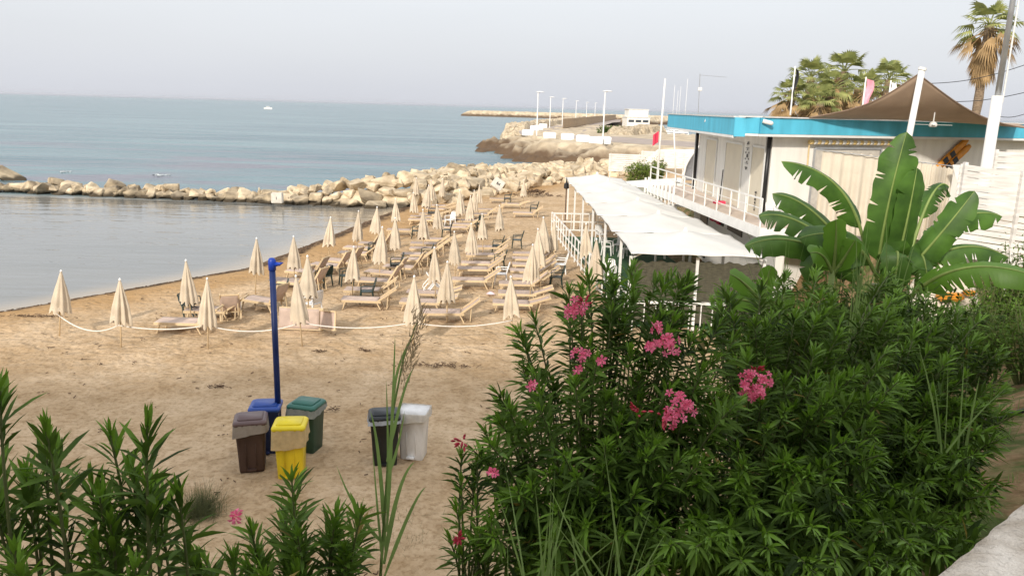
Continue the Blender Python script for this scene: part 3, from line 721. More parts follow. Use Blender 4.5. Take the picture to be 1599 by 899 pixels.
def chair(px, py, c, rz, label, tilt=None, group='plastic chairs on the beach', z=0, at=None):
    p = Vector(P(px, py, z)) if at is None else Vector(at); o = CH[c] if c not in usedc else dup(CH[c]); usedc.add(c)
    o.location = (p.x, p.y, (gz(p.x, p.y) if at is None else p.z)+.005); o.rotation_euler = (0, 0, rz)
    if tilt: o.rotation_euler = (tilt[0], tilt[1], rz); o.location.z += tilt[2]
    o['label'] = label; o['group'] = group
for a in [(305, 497, 'd', 2.6, 'dark green chair folded behind the leaning parasol near the water', (0, .35, .05)),
          (436, 474, 'd', .3, 'dark green chair hidden behind the blue post'), (506, 447, 'd', -.6, 'dark green chair seen from behind, right of the tipped sunbed'),
          (541, 446, 'd', .4, 'dark green chair half hidden by the parasol in the second line'), (573, 472, 'd', .2, 'dark green chair standing behind the front sunbed of the second lot'),
          (583, 401, 'd', .3, 'dark green chair close to the water beside a raised backrest'), (618, 427, 'd', .2, 'dark green chair tilted behind two raised backrests', ),
          (665, 411, 'd', .1, 'dark chair tucked among the middle of the second lot of sunbeds'), (650, 372, 'd', .1, 'dark chair behind the sunbeds left of the thin parasols'),
          (697, 370, 'd', .1, 'dark chair at the head of the far sunbeds of the second lot'), (745, 360, 'd', .8, 'dark grey chair beside the parasols in the middle distance'),
          (724, 338, 'd', .1, 'dark chair behind the far white chair'), (674, 341, 'd', .1, 'dark chair among the far sunbeds by the boulders'),
          (776, 396, 'd', 0, 'dark chair resting at the head of the middle sunbeds'), (779, 421, 'd', 0, 'dark chair just behind the upright white chair'),
          (807, 387, 'd', 0, 'dark green chair standing alone on open sand near the railing'), (868, 448, 'd', 0, 'dark green chair beside the white railing'),
          (833, 335, 'd', 0, 'dark chair on the lone far sunbed near the terrace'), (792, 318, 'd', 0, 'dark chair on the farthest sunbed under the boulders'),
          (782, 443, 'w', 0, 'white chair standing upright in the middle of the beach'), (874, 427, 'w', 0, 'white chair pushed against the white railing'),
          (703, 354, 'w', .9, 'white chair in the middle distance by the boulders'), (488, 492, 'w', -.5, 'white chair behind the tipped sunbed', ),
          (686, 464, 'w', .2, 'white chair toppled over behind a parasol', (0, -.9, .12))]:
    chair(*a)
# small litter
b = MB(); b.grid(lambda u, v: ((u-.5)*.3, (v-.5)*.22, .09*math.sin(u*3.14)*math.sin(v*3.14)+random.uniform(0, .03)), 6, 5)
o = b.build('plastic_bag', mat('pink_bag', (.72, .52, .56), .6)); o.location = P(766, 459, 0.06); tag(o, 'crumpled pink bag lying on the sand', 'bag')
def weed(px, py, L_, w_, lab, name='seaweed'):
    b = MB(); r2 = random.Random(px); p = P(px, py)
    for i in range(int(L_*60)):
        x, y = r2.gauss(0, L_*.3), r2.gauss(0, w_*.3); a = r2.uniform(0, 6.28); l_ = r2.uniform(.05, .16)
        b.beam((x, y, r2.uniform(0, .03)), (x+l_*math.cos(a), y+l_*math.sin(a), r2.uniform(0, .05)), .012, .01)
    o = b.build(name, M['seaweed']); o.location = (p[0], p[1], gz(p[0], p[1])+.01); o['kind'] = 'stuff'
for a in [(690, 571, 1.5, .35, ''), (338, 604, .5, .2, ''), (500, 549, .3, .15, ''), (572, 548, .3, .15, ''), (60, 493, 1.6, .25, ''), (520, 640, .3, .2, '')]: weed(*a)
mb = MB(); r2 = random.Random(15)
for i in range(330):
    y = r2.uniform(9.5, 40); x = r2.uniform(max(-14, float(xs(y))+1.5), 2.2)
    for j in range(r2.choice((1, 1, 2, 3))):
        a = r2.uniform(0, 6.28); l_ = r2.uniform(.03, .13); qx, qy = x+r2.gauss(0, .06), y+r2.gauss(0, .06); z = gz(qx, qy)+r2.uniform(.0, .03)
        mb.beam((qx, qy, z), (qx+l_*math.cos(a), qy+l_*math.sin(a), z+r2.uniform(0, .02)), .016, .012)
for i in range(420):
    y = r2.uniform(24, 57); x = float(xs(y))+abs(r2.gauss(.45, .3)); a = r2.uniform(0, 6.28); l_ = r2.uniform(.08, .3); z = gz(x, y)+.015
    mb.beam((x, y, z), (x+l_*math.cos(a), y+l_*math.sin(a), gz(x+l_*math.cos(a), y+l_*math.sin(a))+.02), .03, .02)
o = mb.build('beach_litter', M['seaweed']); o['kind'] = 'stuff'
mb = MB(); r2 = random.Random(5)
for i in range(160):
    x, y = r2.gauss(0, .9), r2.gauss(0, .6); a = r2.uniform(0, 6.28); z0 = max(0, .45-.3*(x*x/1.2+y*y/.6)); mb.beam((x, y, z0*.7), (x+.3*math.cos(a), y+.3*math.sin(a), z0+r2.uniform(0, .1)), .04, .03)
o = mb.build('seaweed_heap', M['seaweed']); p = P(835, 305); o.location = (p[0], p[1], gz(p[0], p[1])); tag(o, 'brown heap of dry seaweed in front of the boulders', 'seaweed heap')

# ------------------------------------------------------------------ bins and post
def rbox(b, z, hx, hy, r=.05, n=3, dx=0):
    k = len(b.v)
    for cx, cy, a0 in ((hx-r, hy-r, 0), (-hx+r, hy-r, 90), (-hx+r, -hy+r, 180), (hx-r, -hy+r, 270)):
        for i in range(n+1):
            a = R(a0+90*i/n); b.v.append((cx+r*math.cos(a)+dx, cy+r*math.sin(a), z))
    return k, 4*(n+1)
def loft(b, secs, cap=True):
    ks = [rbox(b, *s) for s in secs]; n_ = ks[0][1]
    for (k1, _), (k2, _) in zip(ks[:-1], ks[1:]):
        for j in range(n_): b.f.append((k1+j, k1+(j+1) % n_, k2+(j+1) % n_, k2+j))
    if cap:
        b.f.append(tuple(ks[0][0]+j for j in range(n_))[::-1]); b.f.append(tuple(ks[-1][0]+j for j in range(n_)))
def make_bin(px, py, col, lidcol, rz, label, hgt=1.02, bag=None, lid=True, bagdrop=.22):
    p = P(px, py, 0); z = gz(p[0], p[1]); t = thing('pedal_bin', label, 'bin', (p[0], p[1], z-.02), rz, 'rubbish bins on the sand')
    m = mat('bin_plastic', col, .45, .28, 2.2, .08, 30, stretch=(1, 1, .4), col2=tuple(min(1, c*1.1+.012) for c in col)); ml = mat('lid_plastic', lidcol, .38, .08, 3)
    hx, hy = .285, .265
    b = MB(); loft(b, [(0, hx*.80, hy*.80), (.03, hx*.82, hy*.82), (hgt*.52, hx*.9, hy*.9), (hgt*.9, hx*.985, hy*.985), (hgt*.93, hx*1.06, hy*1.06), (hgt*.95, hx*1.06, hy*1.06)])
    for x in (-.09, .09): b.box((x, -hy*.93, hgt*.42), (.014, .016, hgt*.62), M=Matrix.Rotation(-.02, 4, 'X'))
    b.build('body', m, t, True)
    if lid:
        b = MB(); zl = hgt*.95; loft(b, [(zl+.003, hx*1.1, hy*1.1, .06), (zl+.05, hx*1.1, hy*1.1, .06), (zl+.085, hx*1.0, hy*1.0, .07), (zl+.09, hx*.92, hy*.92, .07)]); l_ = b.build('lid', ml, t, True)
        b = MB(); loft(b, [(zl+.085, hx*.84, hy*.8, .05), (zl+.115, hx*.8, hy*.76, .05)]); b.build('lid_panel', ml, l_, True)
        b = MB(); b.beam((-hx*.7, hy*1.13, zl+.03), (hx*.7, hy*1.13, zl+.03), .035); b.build('hinge', m, t)
    b = MB(); b.box((0, -hy*.80-.04, .07), (.16, .09, .03)); b.build('pedal', m, t)
    if bag:
        r2 = random.Random(px); per = [(math.cos(a), math.sin(a)) for a in np.linspace(0, 2*math.pi, 49)]
        mbag = mat('bin_bag', bag, .5, .12, 8, .3, 16, trans=.25); b = MB()
        def bf(u, v):
            a = v*2*math.pi; c, s = math.cos(a), math.sin(a); k_ = 1/max(abs(c), abs(s))**.85
            drop = bagdrop*(1+.35*math.sin(a*1.0+px))*u; o_ = 1.12+.05*u+.035*math.sin(9*a+px)*u+.02*math.sin(17*a)
            return (hx*o_*c*k_, hy*o_*s*k_, hgt*.955-drop+(.012 if u < .05 else 0))
        b.grid(bf, 6, 64); b.build('bag', mbag, t, True)
    return t
make_bin(395, 728, (.055, .028, .020), (.13, .085, .085), .25, 'brown rubbish bin with a grey bag folded over its rim, left of the blue post', 1.03, (.40, .35, .30), bagdrop=.24)
make_bin(418, 702, (.010, .022, .085), (.025, .075, .33), .15, 'dark blue rubbish bin right behind the blue post', 1.0)
make_bin(456, 739, (.70, .52, .012), (.80, .64, .02), .12, 'bright yellow rubbish bin with a cream bag over its rim', 1.06, (.72, .56, .30), bagdrop=.28)
make_bin(481, 700, (.018, .055, .032), (.035, .145, .115), -.25, 'dark green rubbish bin with a grey bag under its lid', 1.02, (.34, .36, .33), bagdrop=.13)
make_bin(601, 720, (.010, .011, .011), (.022, .026, .030), .2, 'black rubbish bin with a pale bag edge, right behind the reed', 1.04, (.52, .55, .60), bagdrop=.06)
make_bin(646, 710, (.76, .74, .71), (.76, .74, .71), -.12, 'white rubbish bin without a lid beside the black one', 1.06, (.78, .75, .69), lid=False, bagdrop=.2)
p = P(437, 701); t = thing('blue_post', 'tall dark blue post with a bright blue cap among the bins', 'post', (p[0], p[1], gz(p[0], p[1])-.05))
b = MB(); b.tube([(0, 0, 0), (0, 0, 3.85)], .06, 14); b.build('shaft', M['bluepost'], t, True)
mb_ = mat('bright_blue_plastic', (.010, .045, .34), .4); b = MB(); b.tube([(0, 0, 3.82), (0, 0, 4.02), (0, 0, 4.06), (0, 0, 4.07)], [.074, .074, .05, .01], 14)
cap = b.build('cap', mb_, t, True); b = MB(); b.tube([(.06, 0, 3.94), (.17, -.05, 3.96), (.24, -.06, 3.99)], [.05, .03, .006], 8); b.build('spout', mb_, cap, True)

# ------------------------------------------------------------------ beach house
dr = Vector((math.cos(R(20)), math.sin(R(20)), 0)); N_ = Vector((9.2, 28.75, 0)); F_ = Vector((9.2, 40.2, 0)); dl = (F_-N_).normalized(); nl = Vector((-dl.y, dl.x, 0)); nr = Vector((dr.y, -dr.x, 0))
house = thing('beach_house', 'white beach house with a turquoise roof edge and an upper deck', 'building', (9.77, 30.57, 0))
def hb(mb_, name, m, parent=house, **k):
    mb_.v = [tuple(Vector(v)-Vector((9.77, 30.57, 0))) for v in mb_.v]
    return mb_.build(name, m, parent, **k)
def prism(b, pts, z0, z1):
    n_ = len(pts); b.add([(p[0], p[1], z0) for p in pts]+[(p[0], p[1], z1) for p in pts],
          [tuple(range(n_))[::-1], tuple(range(n_, 2*n_))]+[(i, (i+1) % n_, n_+(i+1) % n_, n_+i) for i in range(n_)])
E_ = N_+dr*24; B_ = F_+dr*24
b = MB(); prism(b, [N_, E_, B_, F_], -.1, 6.3); wall = hb(b, 'wall', M['whitewall'])
# roof with its painted edge
RA = Vector((7.75, 41.0, 0)); RB = Vector((7.72, 28.35, 0)); RC = Vector((8.02, 28.30, 0)); RD = Vector((8.45, 27.95, 0)); RE = RD+dr*24; RF = RE+Vector((-3, 14, 0))
b = MB(); prism(b, [RA+Vector((.15, -.1, 0)), RB+Vector((.15, .15, 0)), RC+Vector((.1, .12, 0)), RD+Vector((.1, .15, 0)), RE+Vector((-.2, .1, 0)), RF], 6.32, 6.84); hb(b, 'roof', M['trim'])
def band(b, pts, z0, z1, th):
    for p, q in zip(pts[:-1], pts[1:]): b.beam((p.x, p.y, (z0+z1)/2), (q.x, q.y, (z0+z1)/2), th, z1-z0)
b = MB(); band(b, [RA, RB], 6.25, 6.86, .12); b.beam((RB.x-.05, RB.y, 6.535), (RC.x+.03, RC.y, 6.535), .125, .655); f1 = hb(b, 'fascia', M['blue'])
b = MB(); band(b, [RC+Vector((.03, 0, 0)), RD, RE], 6.33, 6.88, .12); hb(b, 'fascia', M['blue'])
b = MB(); b.beam((RA.x, RA.y, 6.20), (RB.x, RB.y+.06, 6.20), .16, .085); b.beam((RC.x+.07, RC.y, 6.285), (RD.x, RD.y, 6.285), .15, .075); b.beam((RD.x, RD.y, 6.28), (RE.x, RE.y, 6.28), .16, .08); hb(b, 'trim_strip', M['trim'])
b = MB(); b.beam((RA.x, RA.y, 6.89), (RB.x, RB.y, 6.89), .2, .045); b.beam((RB.x+.1, RB.y, 6.905), (RD.x+.1, RD.y, 6.915), .2, .04); b.beam((RD.x+.1, RD.y, 6.905), (RE.x, RE.y, 6.91), .2, .04); hb(b, 'roof_lip', mat('pale_roof_edge', (.56, .54, .52), .7))
for y0, y1 in ((38.5, 36.5), (34.9, 32.3), (31.0, 29.2)):
    t0, t1 = (y0-N_.y)/dl.y, (y1-N_.y)/dl.y; a = N_+dl*t0+nl*.012; c = N_+dl*t1+nl*.012
    b = MB(); b.beam((a.x, a.y, 4.5), (c.x, c.y, 4.5), .03, 2.5); pn = hb(b, 'door_panel', M['cream'])
    b = MB()
    for q in (a, c): b.beam((q.x+nl.x*.02, q.y+nl.y*.02, 3.22), (q.x+nl.x*.02, q.y+nl.y*.02, 5.8), .07, .05)
    b.beam((a.x+nl.x*.02, a.y, 5.8), (c.x+nl.x*.02, c.y, 5.8), .05, .08); b.v = [tuple(Vector(v)-Vector((9.77, 30.57, 0))) for v in b.v]; b.build('door_frame', M['trim'], pn)
for q, lab in ((N_, ''), (F_, '')):
    q = q+nl*.09+Vector((0, .1, 0)); b = MB(); b.tube([(q.x, q.y, 3.2), (q.x, q.y, 6.25)], .075, 10); hb(b, 'drain_pipe', M['black'], smooth_=True)
    q = q+dl*.22; b = MB(); b.beam((q.x, q.y, 3.2), (q.x, q.y, 6.25), .09, .12); hb(b, 'corner_strip', M['trim'])
# round emblem of dots and strokes, and a column of small marks
def wallpt(y, z, off=.035): t_ = (y-N_.y)/dl.y; q = N_+dl*t_+nl*off; return Vector((q.x, q.y, z))
b = MB(); zc, yc = 5.38, 31.65
for k in range(6):
    a = k*math.pi/3+.5; q = wallpt(yc+.24*math.cos(a), zc+.24*math.sin(a)); b.box(q, (.012, .09, .06))
b.box(wallpt(yc, zc), (.012, .15, .14))
for k in (-1, 1): b.beam(wallpt(yc-.12, zc+k*.44), wallpt(yc, zc+k*.54), .02, .035); b.beam(wallpt(yc+.12, zc+k*.44), wallpt(yc, zc+k*.54), .02, .035)
b.beam(wallpt(yc-.2, zc-.3), wallpt(yc+.2, zc-.3), .012, .02); b.beam(wallpt(yc-.2, zc+.3), wallpt(yc+.2, zc+.3), .012, .02); hb(b, 'wall_emblem', M['black'])
b = MB()
for k in range(6): b.box(wallpt(30.0, 3.45+k*.13, .06), (.014, .16 if k % 2 else .1, .075))
hb(b, 'wall_lettering', M['black'])
# deck and lower storey
DE = [Vector((7.03, 41.7, 0)), Vector((8.45, 26.7, 0)), Vector((14.5, 26.7, 0)), Vector((14.5, 33, 0)), N_+Vector((-.02, .0, 0)), F_+Vector((-.02, 0, 0)), Vector((9.1, 41.7, 0))]
b = MB(); prism(b, DE, 2.96, 3.2); hb(b, 'deck', mat('deck_boards', (.60, .50, .42), .8, .1, 2))
b = MB(); b.beam((7.0, 41.75, 3.05), (8.42, 26.65, 3.05), .06, .36); b.beam((8.40, 26.66, 3.05), (14.5, 26.66, 3.05), .06, .36); hb(b, 'deck_edge', M['white'])
b = MB(); b.beam((9.36, 27.2, 1.5), (9.36, 28.7, 1.5), .3, 2.9); hb(b, 'lower_wall', M['whitewall'])
for y0, y1, z0, z1, m in ((38.6, 37.2, .2, 2.7, 'black'), (36.4, 34.3, 2.15, 2.6, 'black'), (33.6, 31.4, 2.15, 2.6, 'black')):
    a, c = wallpt(y0, (z0+z1)/2, .02), wallpt(y1, (z0+z1)/2, .02); b = MB(); b.beam(a, c, .04, z1-z0); wn = hb(b, 'opening', M[m])
b = MB(); r2 = random.Random(2)
for k in range(6): q = wallpt(36.2-k*.3, 2.28, .10); b.box(q, (.08, .22, r2.uniform(.1, .22)))
hb(b, 'red_cushion', M['red'])
# deck railing
rl = thing('deck_railing', 'thin white railing along the edge of the upper deck', 'railing', (7.1, 41.6, 3.2)); a0 = Vector((7.1, 41.6, 3.2)); a1 = Vector((8.47, 26.95, 3.2))
b = MB()
for z in (.35, .65, .98): b.beam(Vector((0, 0, z)), a1-a0+Vector((0, 0, z)), .025 if z < .9 else .05)
b.build('rail', M['white'], rl)
for i in range(11):
    q = (a1-a0)*(i/10); b = MB(); b.beam(q, q+Vector((0, 0, 1.0)), .05); b.build('post', M['white'], rl)
def pickets(name, a, c, z0, z1, lab, pitch=.3, w_=.11, cat='fence', point=True, zz=(.25, .75)):
    t = thing(name, lab, cat, (a[0], a[1], z0)); o = Vector((a[0], a[1], z0)); v = Vector((c[0]-a[0], c[1]-a[1], 0)); n_ = int(v.length/pitch); h = z1-z0
    for i in range(n_+1):
        q = v*(i/n_); b = MB(); b.beam(q, q+Vector((0, 0, h+(.08 if point and i % 2 else 0))), w_, .03, up=v); b.build('picket', M['white'], t)
    b = MB(); nn = Vector((-v.y, v.x, 0)).normalized()*.035
    for k in zz: b.beam(nn+Vector((0, 0, h*k)), v+nn+Vector((0, 0, h*k)), .03, .08)
    b.build('rail', M['white'], t); return t
pickets('picket_fence', (6.95, 42.2), (7.45, 37.0), 1.5, 3.55, 'white picket fence at the far end of the upper deck', .62, .10)
# broom left on the deck
p = P(1123, 318, 3.2); t = thing('broom', 'black handled broom with a red head standing on the deck', 'broom', p); b = MB(); b.tube([(0, 0, .1), (.05, .02, 1.45)], .022, 6); b.build('handle', M['black'], t); b = MB(); b.box((0, 0, .06), (.5, .25, .12)); b.build('head', M['red'], t, bevel=.02)
# cameras, pipe and lamp on the fascia
def cctv(px, py, y, lab):
    q = D(px, py, y); t = thing('security_camera', lab, 'camera', q); b = MB(); b.beam((0, .12, 0), (0, -.12, -.02), .05, .05); b.build('bracket', M['white'], t); b = MB(); b.tube([(-.16, -.18, .02), (.12, -.22, -.05), (.18, -.22, -.06)], [.07, .075, .05], 8); b.build('camera_body', M['white'], t, True)
cctv(1196, 190, 28.0, 'small white security camera on the turquoise roof edge near its corner'); cctv(1105, 189, 33, 'white security camera bracket on the left side of the turquoise roof edge')
q = D(1110, 208, 32.0); t = thing('gutter_pipe', 'bent white pipe on the left side of the turquoise roof edge', 'pipe', q); b = MB(); b.tube([(0, 0, -.1), (0, 0, .22), (.05, -.3, .35), (.1, -.9, .38)], .04, 8); b.build('pipe', M['white'], t, True)
# awning box on the right hand wall
def rw(s, z, off): q = N_+dr*s+nr*off; return Vector((q.x, q.y, z))
aw = thing('rolled_awning', 'rolled yellow and white striped awning under the roof edge', 'awning', rw(1.6, 6.0, .2)); o_ = rw(1.6, 6.0, .2); nst = 26
for c in (0, 1):
    b = MB()
    for i in range(c, nst, 2): b.tube([rw(1.45+4.2*i/nst, 6.06, .2)-o_, rw(1.45+4.2*(i+1)/nst, 6.06, .2)-o_], .085, 10)
    b.build('awning_roll', M['white'] if c else mat('yellow_stripe', (.74, .56, .25), .8), aw, True)
for s in (1.45, 5.65):
    b = MB(); b.tube([rw(s, 5.95, .2)-o_, rw(s-.1, 5.0, .35)-o_, rw(s, 4.6, .05)-o_], .03, 6); b.build('awning_arm', mat('tan_arm', (.55, .42, .22), .6), aw)
b = MB(); a, c = rw(1.9, 4.5, .02), rw(4.9, 4.5, .02); b.beam(a, c, .03, 2.6); dp = hb(b, 'shop_front', mat('grey_shop_front', (.50, .47, .42), .5))
b = MB(); b.beam(rw(1.85, 5.84, .05), rw(4.95, 5.84, .05), .06, .08)
for s in (1.85, 4.95): b.beam(rw(s, 3.2, .05), rw(s, 5.84, .05), .08, .06)
b.v = [tuple(Vector(v)-Vector((9.77, 30.57, 0))) for v in b.v]; b.build('shop_frame', M['metal'], dp)
# rescue board
t = thing('rescue_board', 'orange rescue board with black straps hung slanting on the wall', 'rescue board', rw(8.4, 5.45, .1)); o_ = rw(8.4, 5.45, .1)
for k in (-1, 1):
    b = MB()
    def bf(u, v, k=k):
        l_ = (u-.5)*2.1; wd = .15*(math.sin(min(1, u*1.35)*math.pi*.5)**.5)*(1-.25*u)*(1 if u < .97 else .5); ax = Vector((.78, 0, .62)); ay = Vector((-.62, 0, .78))
        p3 = ax*l_+ay*(k*.15+(math.cos(v*math.pi))*wd); return (rw(8.4+p3.x, 5.45+p3.z, .1+.07*math.sin(v*math.pi))-o_)
    b.grid(bf, 12, 6); b.build('board', M['orange'], t, True, solid=.03)
for l_ in (-.25, .15):
    b = MB()
    ax = Vector((.78, 0, .62)); ay = Vector((-.62, 0, .78))
    for k in (-1, 1):
        p1, p2_ = ax*l_+ay*(k*.15-.11), ax*l_+ay*(k*.15+.11); b.beam(rw(8.4+p1.x, 5.45+p1.z, .19)-o_, rw(8.4+p2_.x, 5.45+p2_.z, .19)-o_, .24, .03, up=tuple(nr))
    b.build('strap', M['black'], t)
# ceiling fan, sail and its mast
A = Vector(D(1262, 184, 28.5)); Pk = Vector(D(1434, 116, 27.0)); Bq = Vector(D(1640, 206, 28.6)); Cq = RD+dr*12.2; Cq = Vector((Cq.x, Cq.y, 6.9))
mb = MB()
def sf(u, v):
    p = A.lerp(Pk, u)*(1-v)+Cq.lerp(Bq, u)*v; c = (A+Pk+Bq+Cq)/4
    k = .07*(math.sin(math.pi*u)*abs(2*v-1)**3+math.sin(math.pi*v)*abs(2*u-1)**3); p = p+(c-p)*k
    p.z -= .12*math.sin(math.pi*u)*math.sin(math.pi*v)+.20*math.sin(math.pi*u)*(1-v)**2+.4*math.sin(math.pi*v)*u**2; return p
mb.grid(lambda u, v: sf(u, v)-A, 28, 28); sl = thing('shade_sail', 'big taupe shade sail stretched up to a white mast over the patio', 'shade sail', A); mb.build('sail_cloth', M['sail'], sl, True, solid=.01)
b = MB(); b.tube([sf(u, 0)-A for u in np.linspace(0, 1, 24)], .025, 6); b.tube([sf(1, v)-A for v in np.linspace(0, 1, 24)], .025, 6); b.build('edge_hem', mat('sail_hem', (.20, .14, .10), .9), sl)
b = MB(); b.tube([sf(1-t, t)-A+Vector((0, 0, -.03)) for t in np.linspace(.0, .0, 2)], .01, 4)
mt = thing('sail_mast', 'white mast leaning outward that holds up the shade sail', 'mast', Vector(D(1398, 318, 26.75))); o_ = mt.location.copy(); top = Pk+Vector((.05, -.1, .12))-o_
b = MB(); b.tube([(0, 0, -.3), top], [.11, .10], 12); b.build('pole', M['white'], mt, True); b = MB(); b.tube([top, top+Vector((.02, 0, .08))], [.13, .13], 10); b.build('mast_cap', M['white'], mt)
b = MB(); b.tube([top+Vector((.08, .1, -.1)), top+Vector((-.10, .2, -4.6))], .012, 5); b.build('stay_cable', M['metal'], mt)
q = Vector(D(1457, 195, 28.2)); t = thing('ceiling_fan', 'white ceiling fan hanging under the shade sail', 'fan', q); b = MB(); b.tube([(0, 0, .1), (0, 0, .75)], .02, 6); b.build('rod', M['white'], t)
b = MB(); b.tube([(0, 0, -.08), (0, 0, -.04), (0, 0, .06), (0, 0, .12)], [.09, .14, .12, .04], 14); b.build('motor', M['white'], t, True)
for k in range(3):
    a = k*2.094+.15; b = MB(); b.beam((.12*math.cos(a), .12*math.sin(a), 0), (.7*math.cos(a), .7*math.sin(a), .0), .12, .012); b.build('blade', M['white'], t)
# curtain hung at the patio edge
cu = thing('cream_curtain', 'cream cloth curtain hung along the patio edge behind the banana plant', 'curtain', D(1285, 235, 25.2)); o_ = cu.location.copy()
def cf(px0, px1, y0, y1, t0, t1):
    def f(u, v):
        q = Vector(D(px0+(px1-px0)*u, t0+(t1-t0)*u, y0+(y1-y0)*u)); zb = 3.25
        fold = math.sin(u*52)+.5*math.sin(u*23+1); return (q.x-o_.x+.02*fold*v, q.y-o_.y+.09*fold*(.25+.75*v), q.z+(zb-q.z)*v-o_.z-.06*abs(math.sin(u*9*math.pi))*(1-v))
    return f
b = MB(); b.grid(cf(1285, 1420, 25.4, 25.0, 234, 247), 90, 10); b.build('curtain_panel', M['curtain'], cu, True)
b = MB(); b.grid(cf(1424, 1490, 24.9, 24.6, 250, 262), 60, 10); b.build('curtain_panel', M['curtain'], cu, True)
b = MB(); b.tube([Vector(D(1270, 233, 25.4))-o_, Vector(D(1500, 261, 24.6))-o_], .015, 6); b.build('line', M['metal'], cu)
t = thing('window_flag', 'small white pennant beside the slatted fence', 'pennant', D(1496, 268, 24)); b = MB(); b.add([(-.2, 0, .2), (.25, 0, .2), (.02, .03, -.3)], [(0, 1, 2)]); b.build('cloth', M['white'], t, solid=.008)

# ------------------------------------------------------------------ slatted fences on the right
def slats(name, c0, c1, hgt, n_, lab, tilt=0.0, posts=3):
    c0 = Vector(c0); c1 = Vector(c1); v = c1-c0; t = thing(name, lab, 'fence', c0); sh = hgt/n_
    r2 = random.Random(n_); nn = Vector((v.y, -v.x, 0)).normalized()
    for i in range(n_):
        z = -hgt+sh*(i+.5); b = MB(); j = nn*r2.uniform(0, .012)
        b.beam(Vector((0, 0, z))+j, v+Vector((0, 0, z+r2.uniform(-.01, .01)))+j, .025, sh*.86); b.build('slat', M['fencewhite'], t)
    for k in range(posts):
        q = v*((k+.06)/(posts-1+.12)); b = MB(); b.beam(q+nn*.06+Vector((0, 0, .04)), q+nn*.06+Vector((0, 0, -hgt-.8)), .11, .07, up=v); b.build('post', M['fencewhite'], t)
    return t
M['fencewhite'] = mat('weathered_white_boards', (.62, .59, .55), .75, .1, 2.2, .15, 12, col2=(.74, .72, .69), stretch=(.6, 1, 5))
slats('slatted_fence', D(1500, 255, 17.5), D(1690, 284, 17.5), 2.05, 15, 'tall white slatted fence on the right in front of the patio')
b0 = D(1541, 235, 20.5); slats('slatted_fence', b0, (b0[0]+4, 20.8, b0[2]-.1), 1.2, 8, 'shorter white slatted fence behind the lamp pole', posts=2)
t = thing('lamp_pole', 'tall white lamp pole rising out of the picture behind the slatted fence', 'lamp pole', (10.98, 18.6, gz(10.98, 18.6))); zb = t.location.z
b = MB(); b.tube([(0, 0, 0), (0, 0, 7.55-zb)], [.135, .12], 14); b.build('lower_post', M['white'], t, True)
b = MB(); b.tube([(0, 0, 7.5-zb), (0, 0, 12.5-zb)], [.065, .05], 12); b.build('upper_post', M['metal'], t, True)
b = MB(); b.tube([(.1, -.05, 7.4-zb), (.1, -.05, 9.6-zb)], .02, 6); b.build('cable_tube', M['white'], t)
b = MB(); b.tube([(0, 0, 12.5-zb), (1.4, 0, 12.9-zb)], .05, 8); b.build('arm', M['metal'], t)
b = MB(); b.box((1.7, 0, 12.9-zb), (.8, .28, .12)); b.build('lamp_head', M['metal'], t, bevel=.03)
# wires
for k, (a, c) in enumerate([((1438, 131, 45), (1620, 95, 40)), ((1440, 156, 45), (1620, 140, 40)), ((1545, 178, 45), (1620, 170, 42))]):
    p1, p2_ = Vector(D(*a)), Vector(D(*c)); b = MB(); b.tube([p1.lerp(p2_, u)+Vector((0, 0, -.3*math.sin(u*math.pi))) for u in np.linspace(0, 1, 12)], .018, 4)
    tag(b.build('power_line', M['black']), ['upper', 'middle', 'lowest'][k]+' thin power line beside the tall palm', 'wire')
# ------------------------------------------------------------------ palms and flags
def fan_frond(b, base, az, el, pet, rad, droop, n_=16, spread=2.5):
    d = Vector((math.cos(az)*math.cos(el), math.sin(az)*math.cos(el), math.sin(el))); hub = base+d*pet+Vector((0, 0, -.12*pet*pet)); up = Vector((0, 0, 1)); sx = d.cross(up).normalized(); nn = sx.cross(d)
    b.tube([base, base+d*pet*.5+Vector((0, 0, .02)), hub], [.03, .022, .015], 4, False)
    for i in range(n_):
        a = (i/(n_-1)-.5)*spread; dd = (d*math.cos(a)+sx*math.sin(a)).normalized(); l_ = rad*(1-.22*abs(a)/1.3)*random.uniform(.85, 1.05); wv = dd.cross(nn).normalized()
        m1 = hub+dd*l_*.55+Vector((0, 0, -droop*l_*.18)); tp = hub+dd*l_*.92+Vector((0, 0, -droop*l_*.62)); w1 = l_*.05
        k = len(b.v); b.v += [tuple(q) for q in (hub, m1-wv*w1, m1+wv*w1, tp)]; b.f += [(k, k+1, k+2), (k+1, k+3, k+2)]
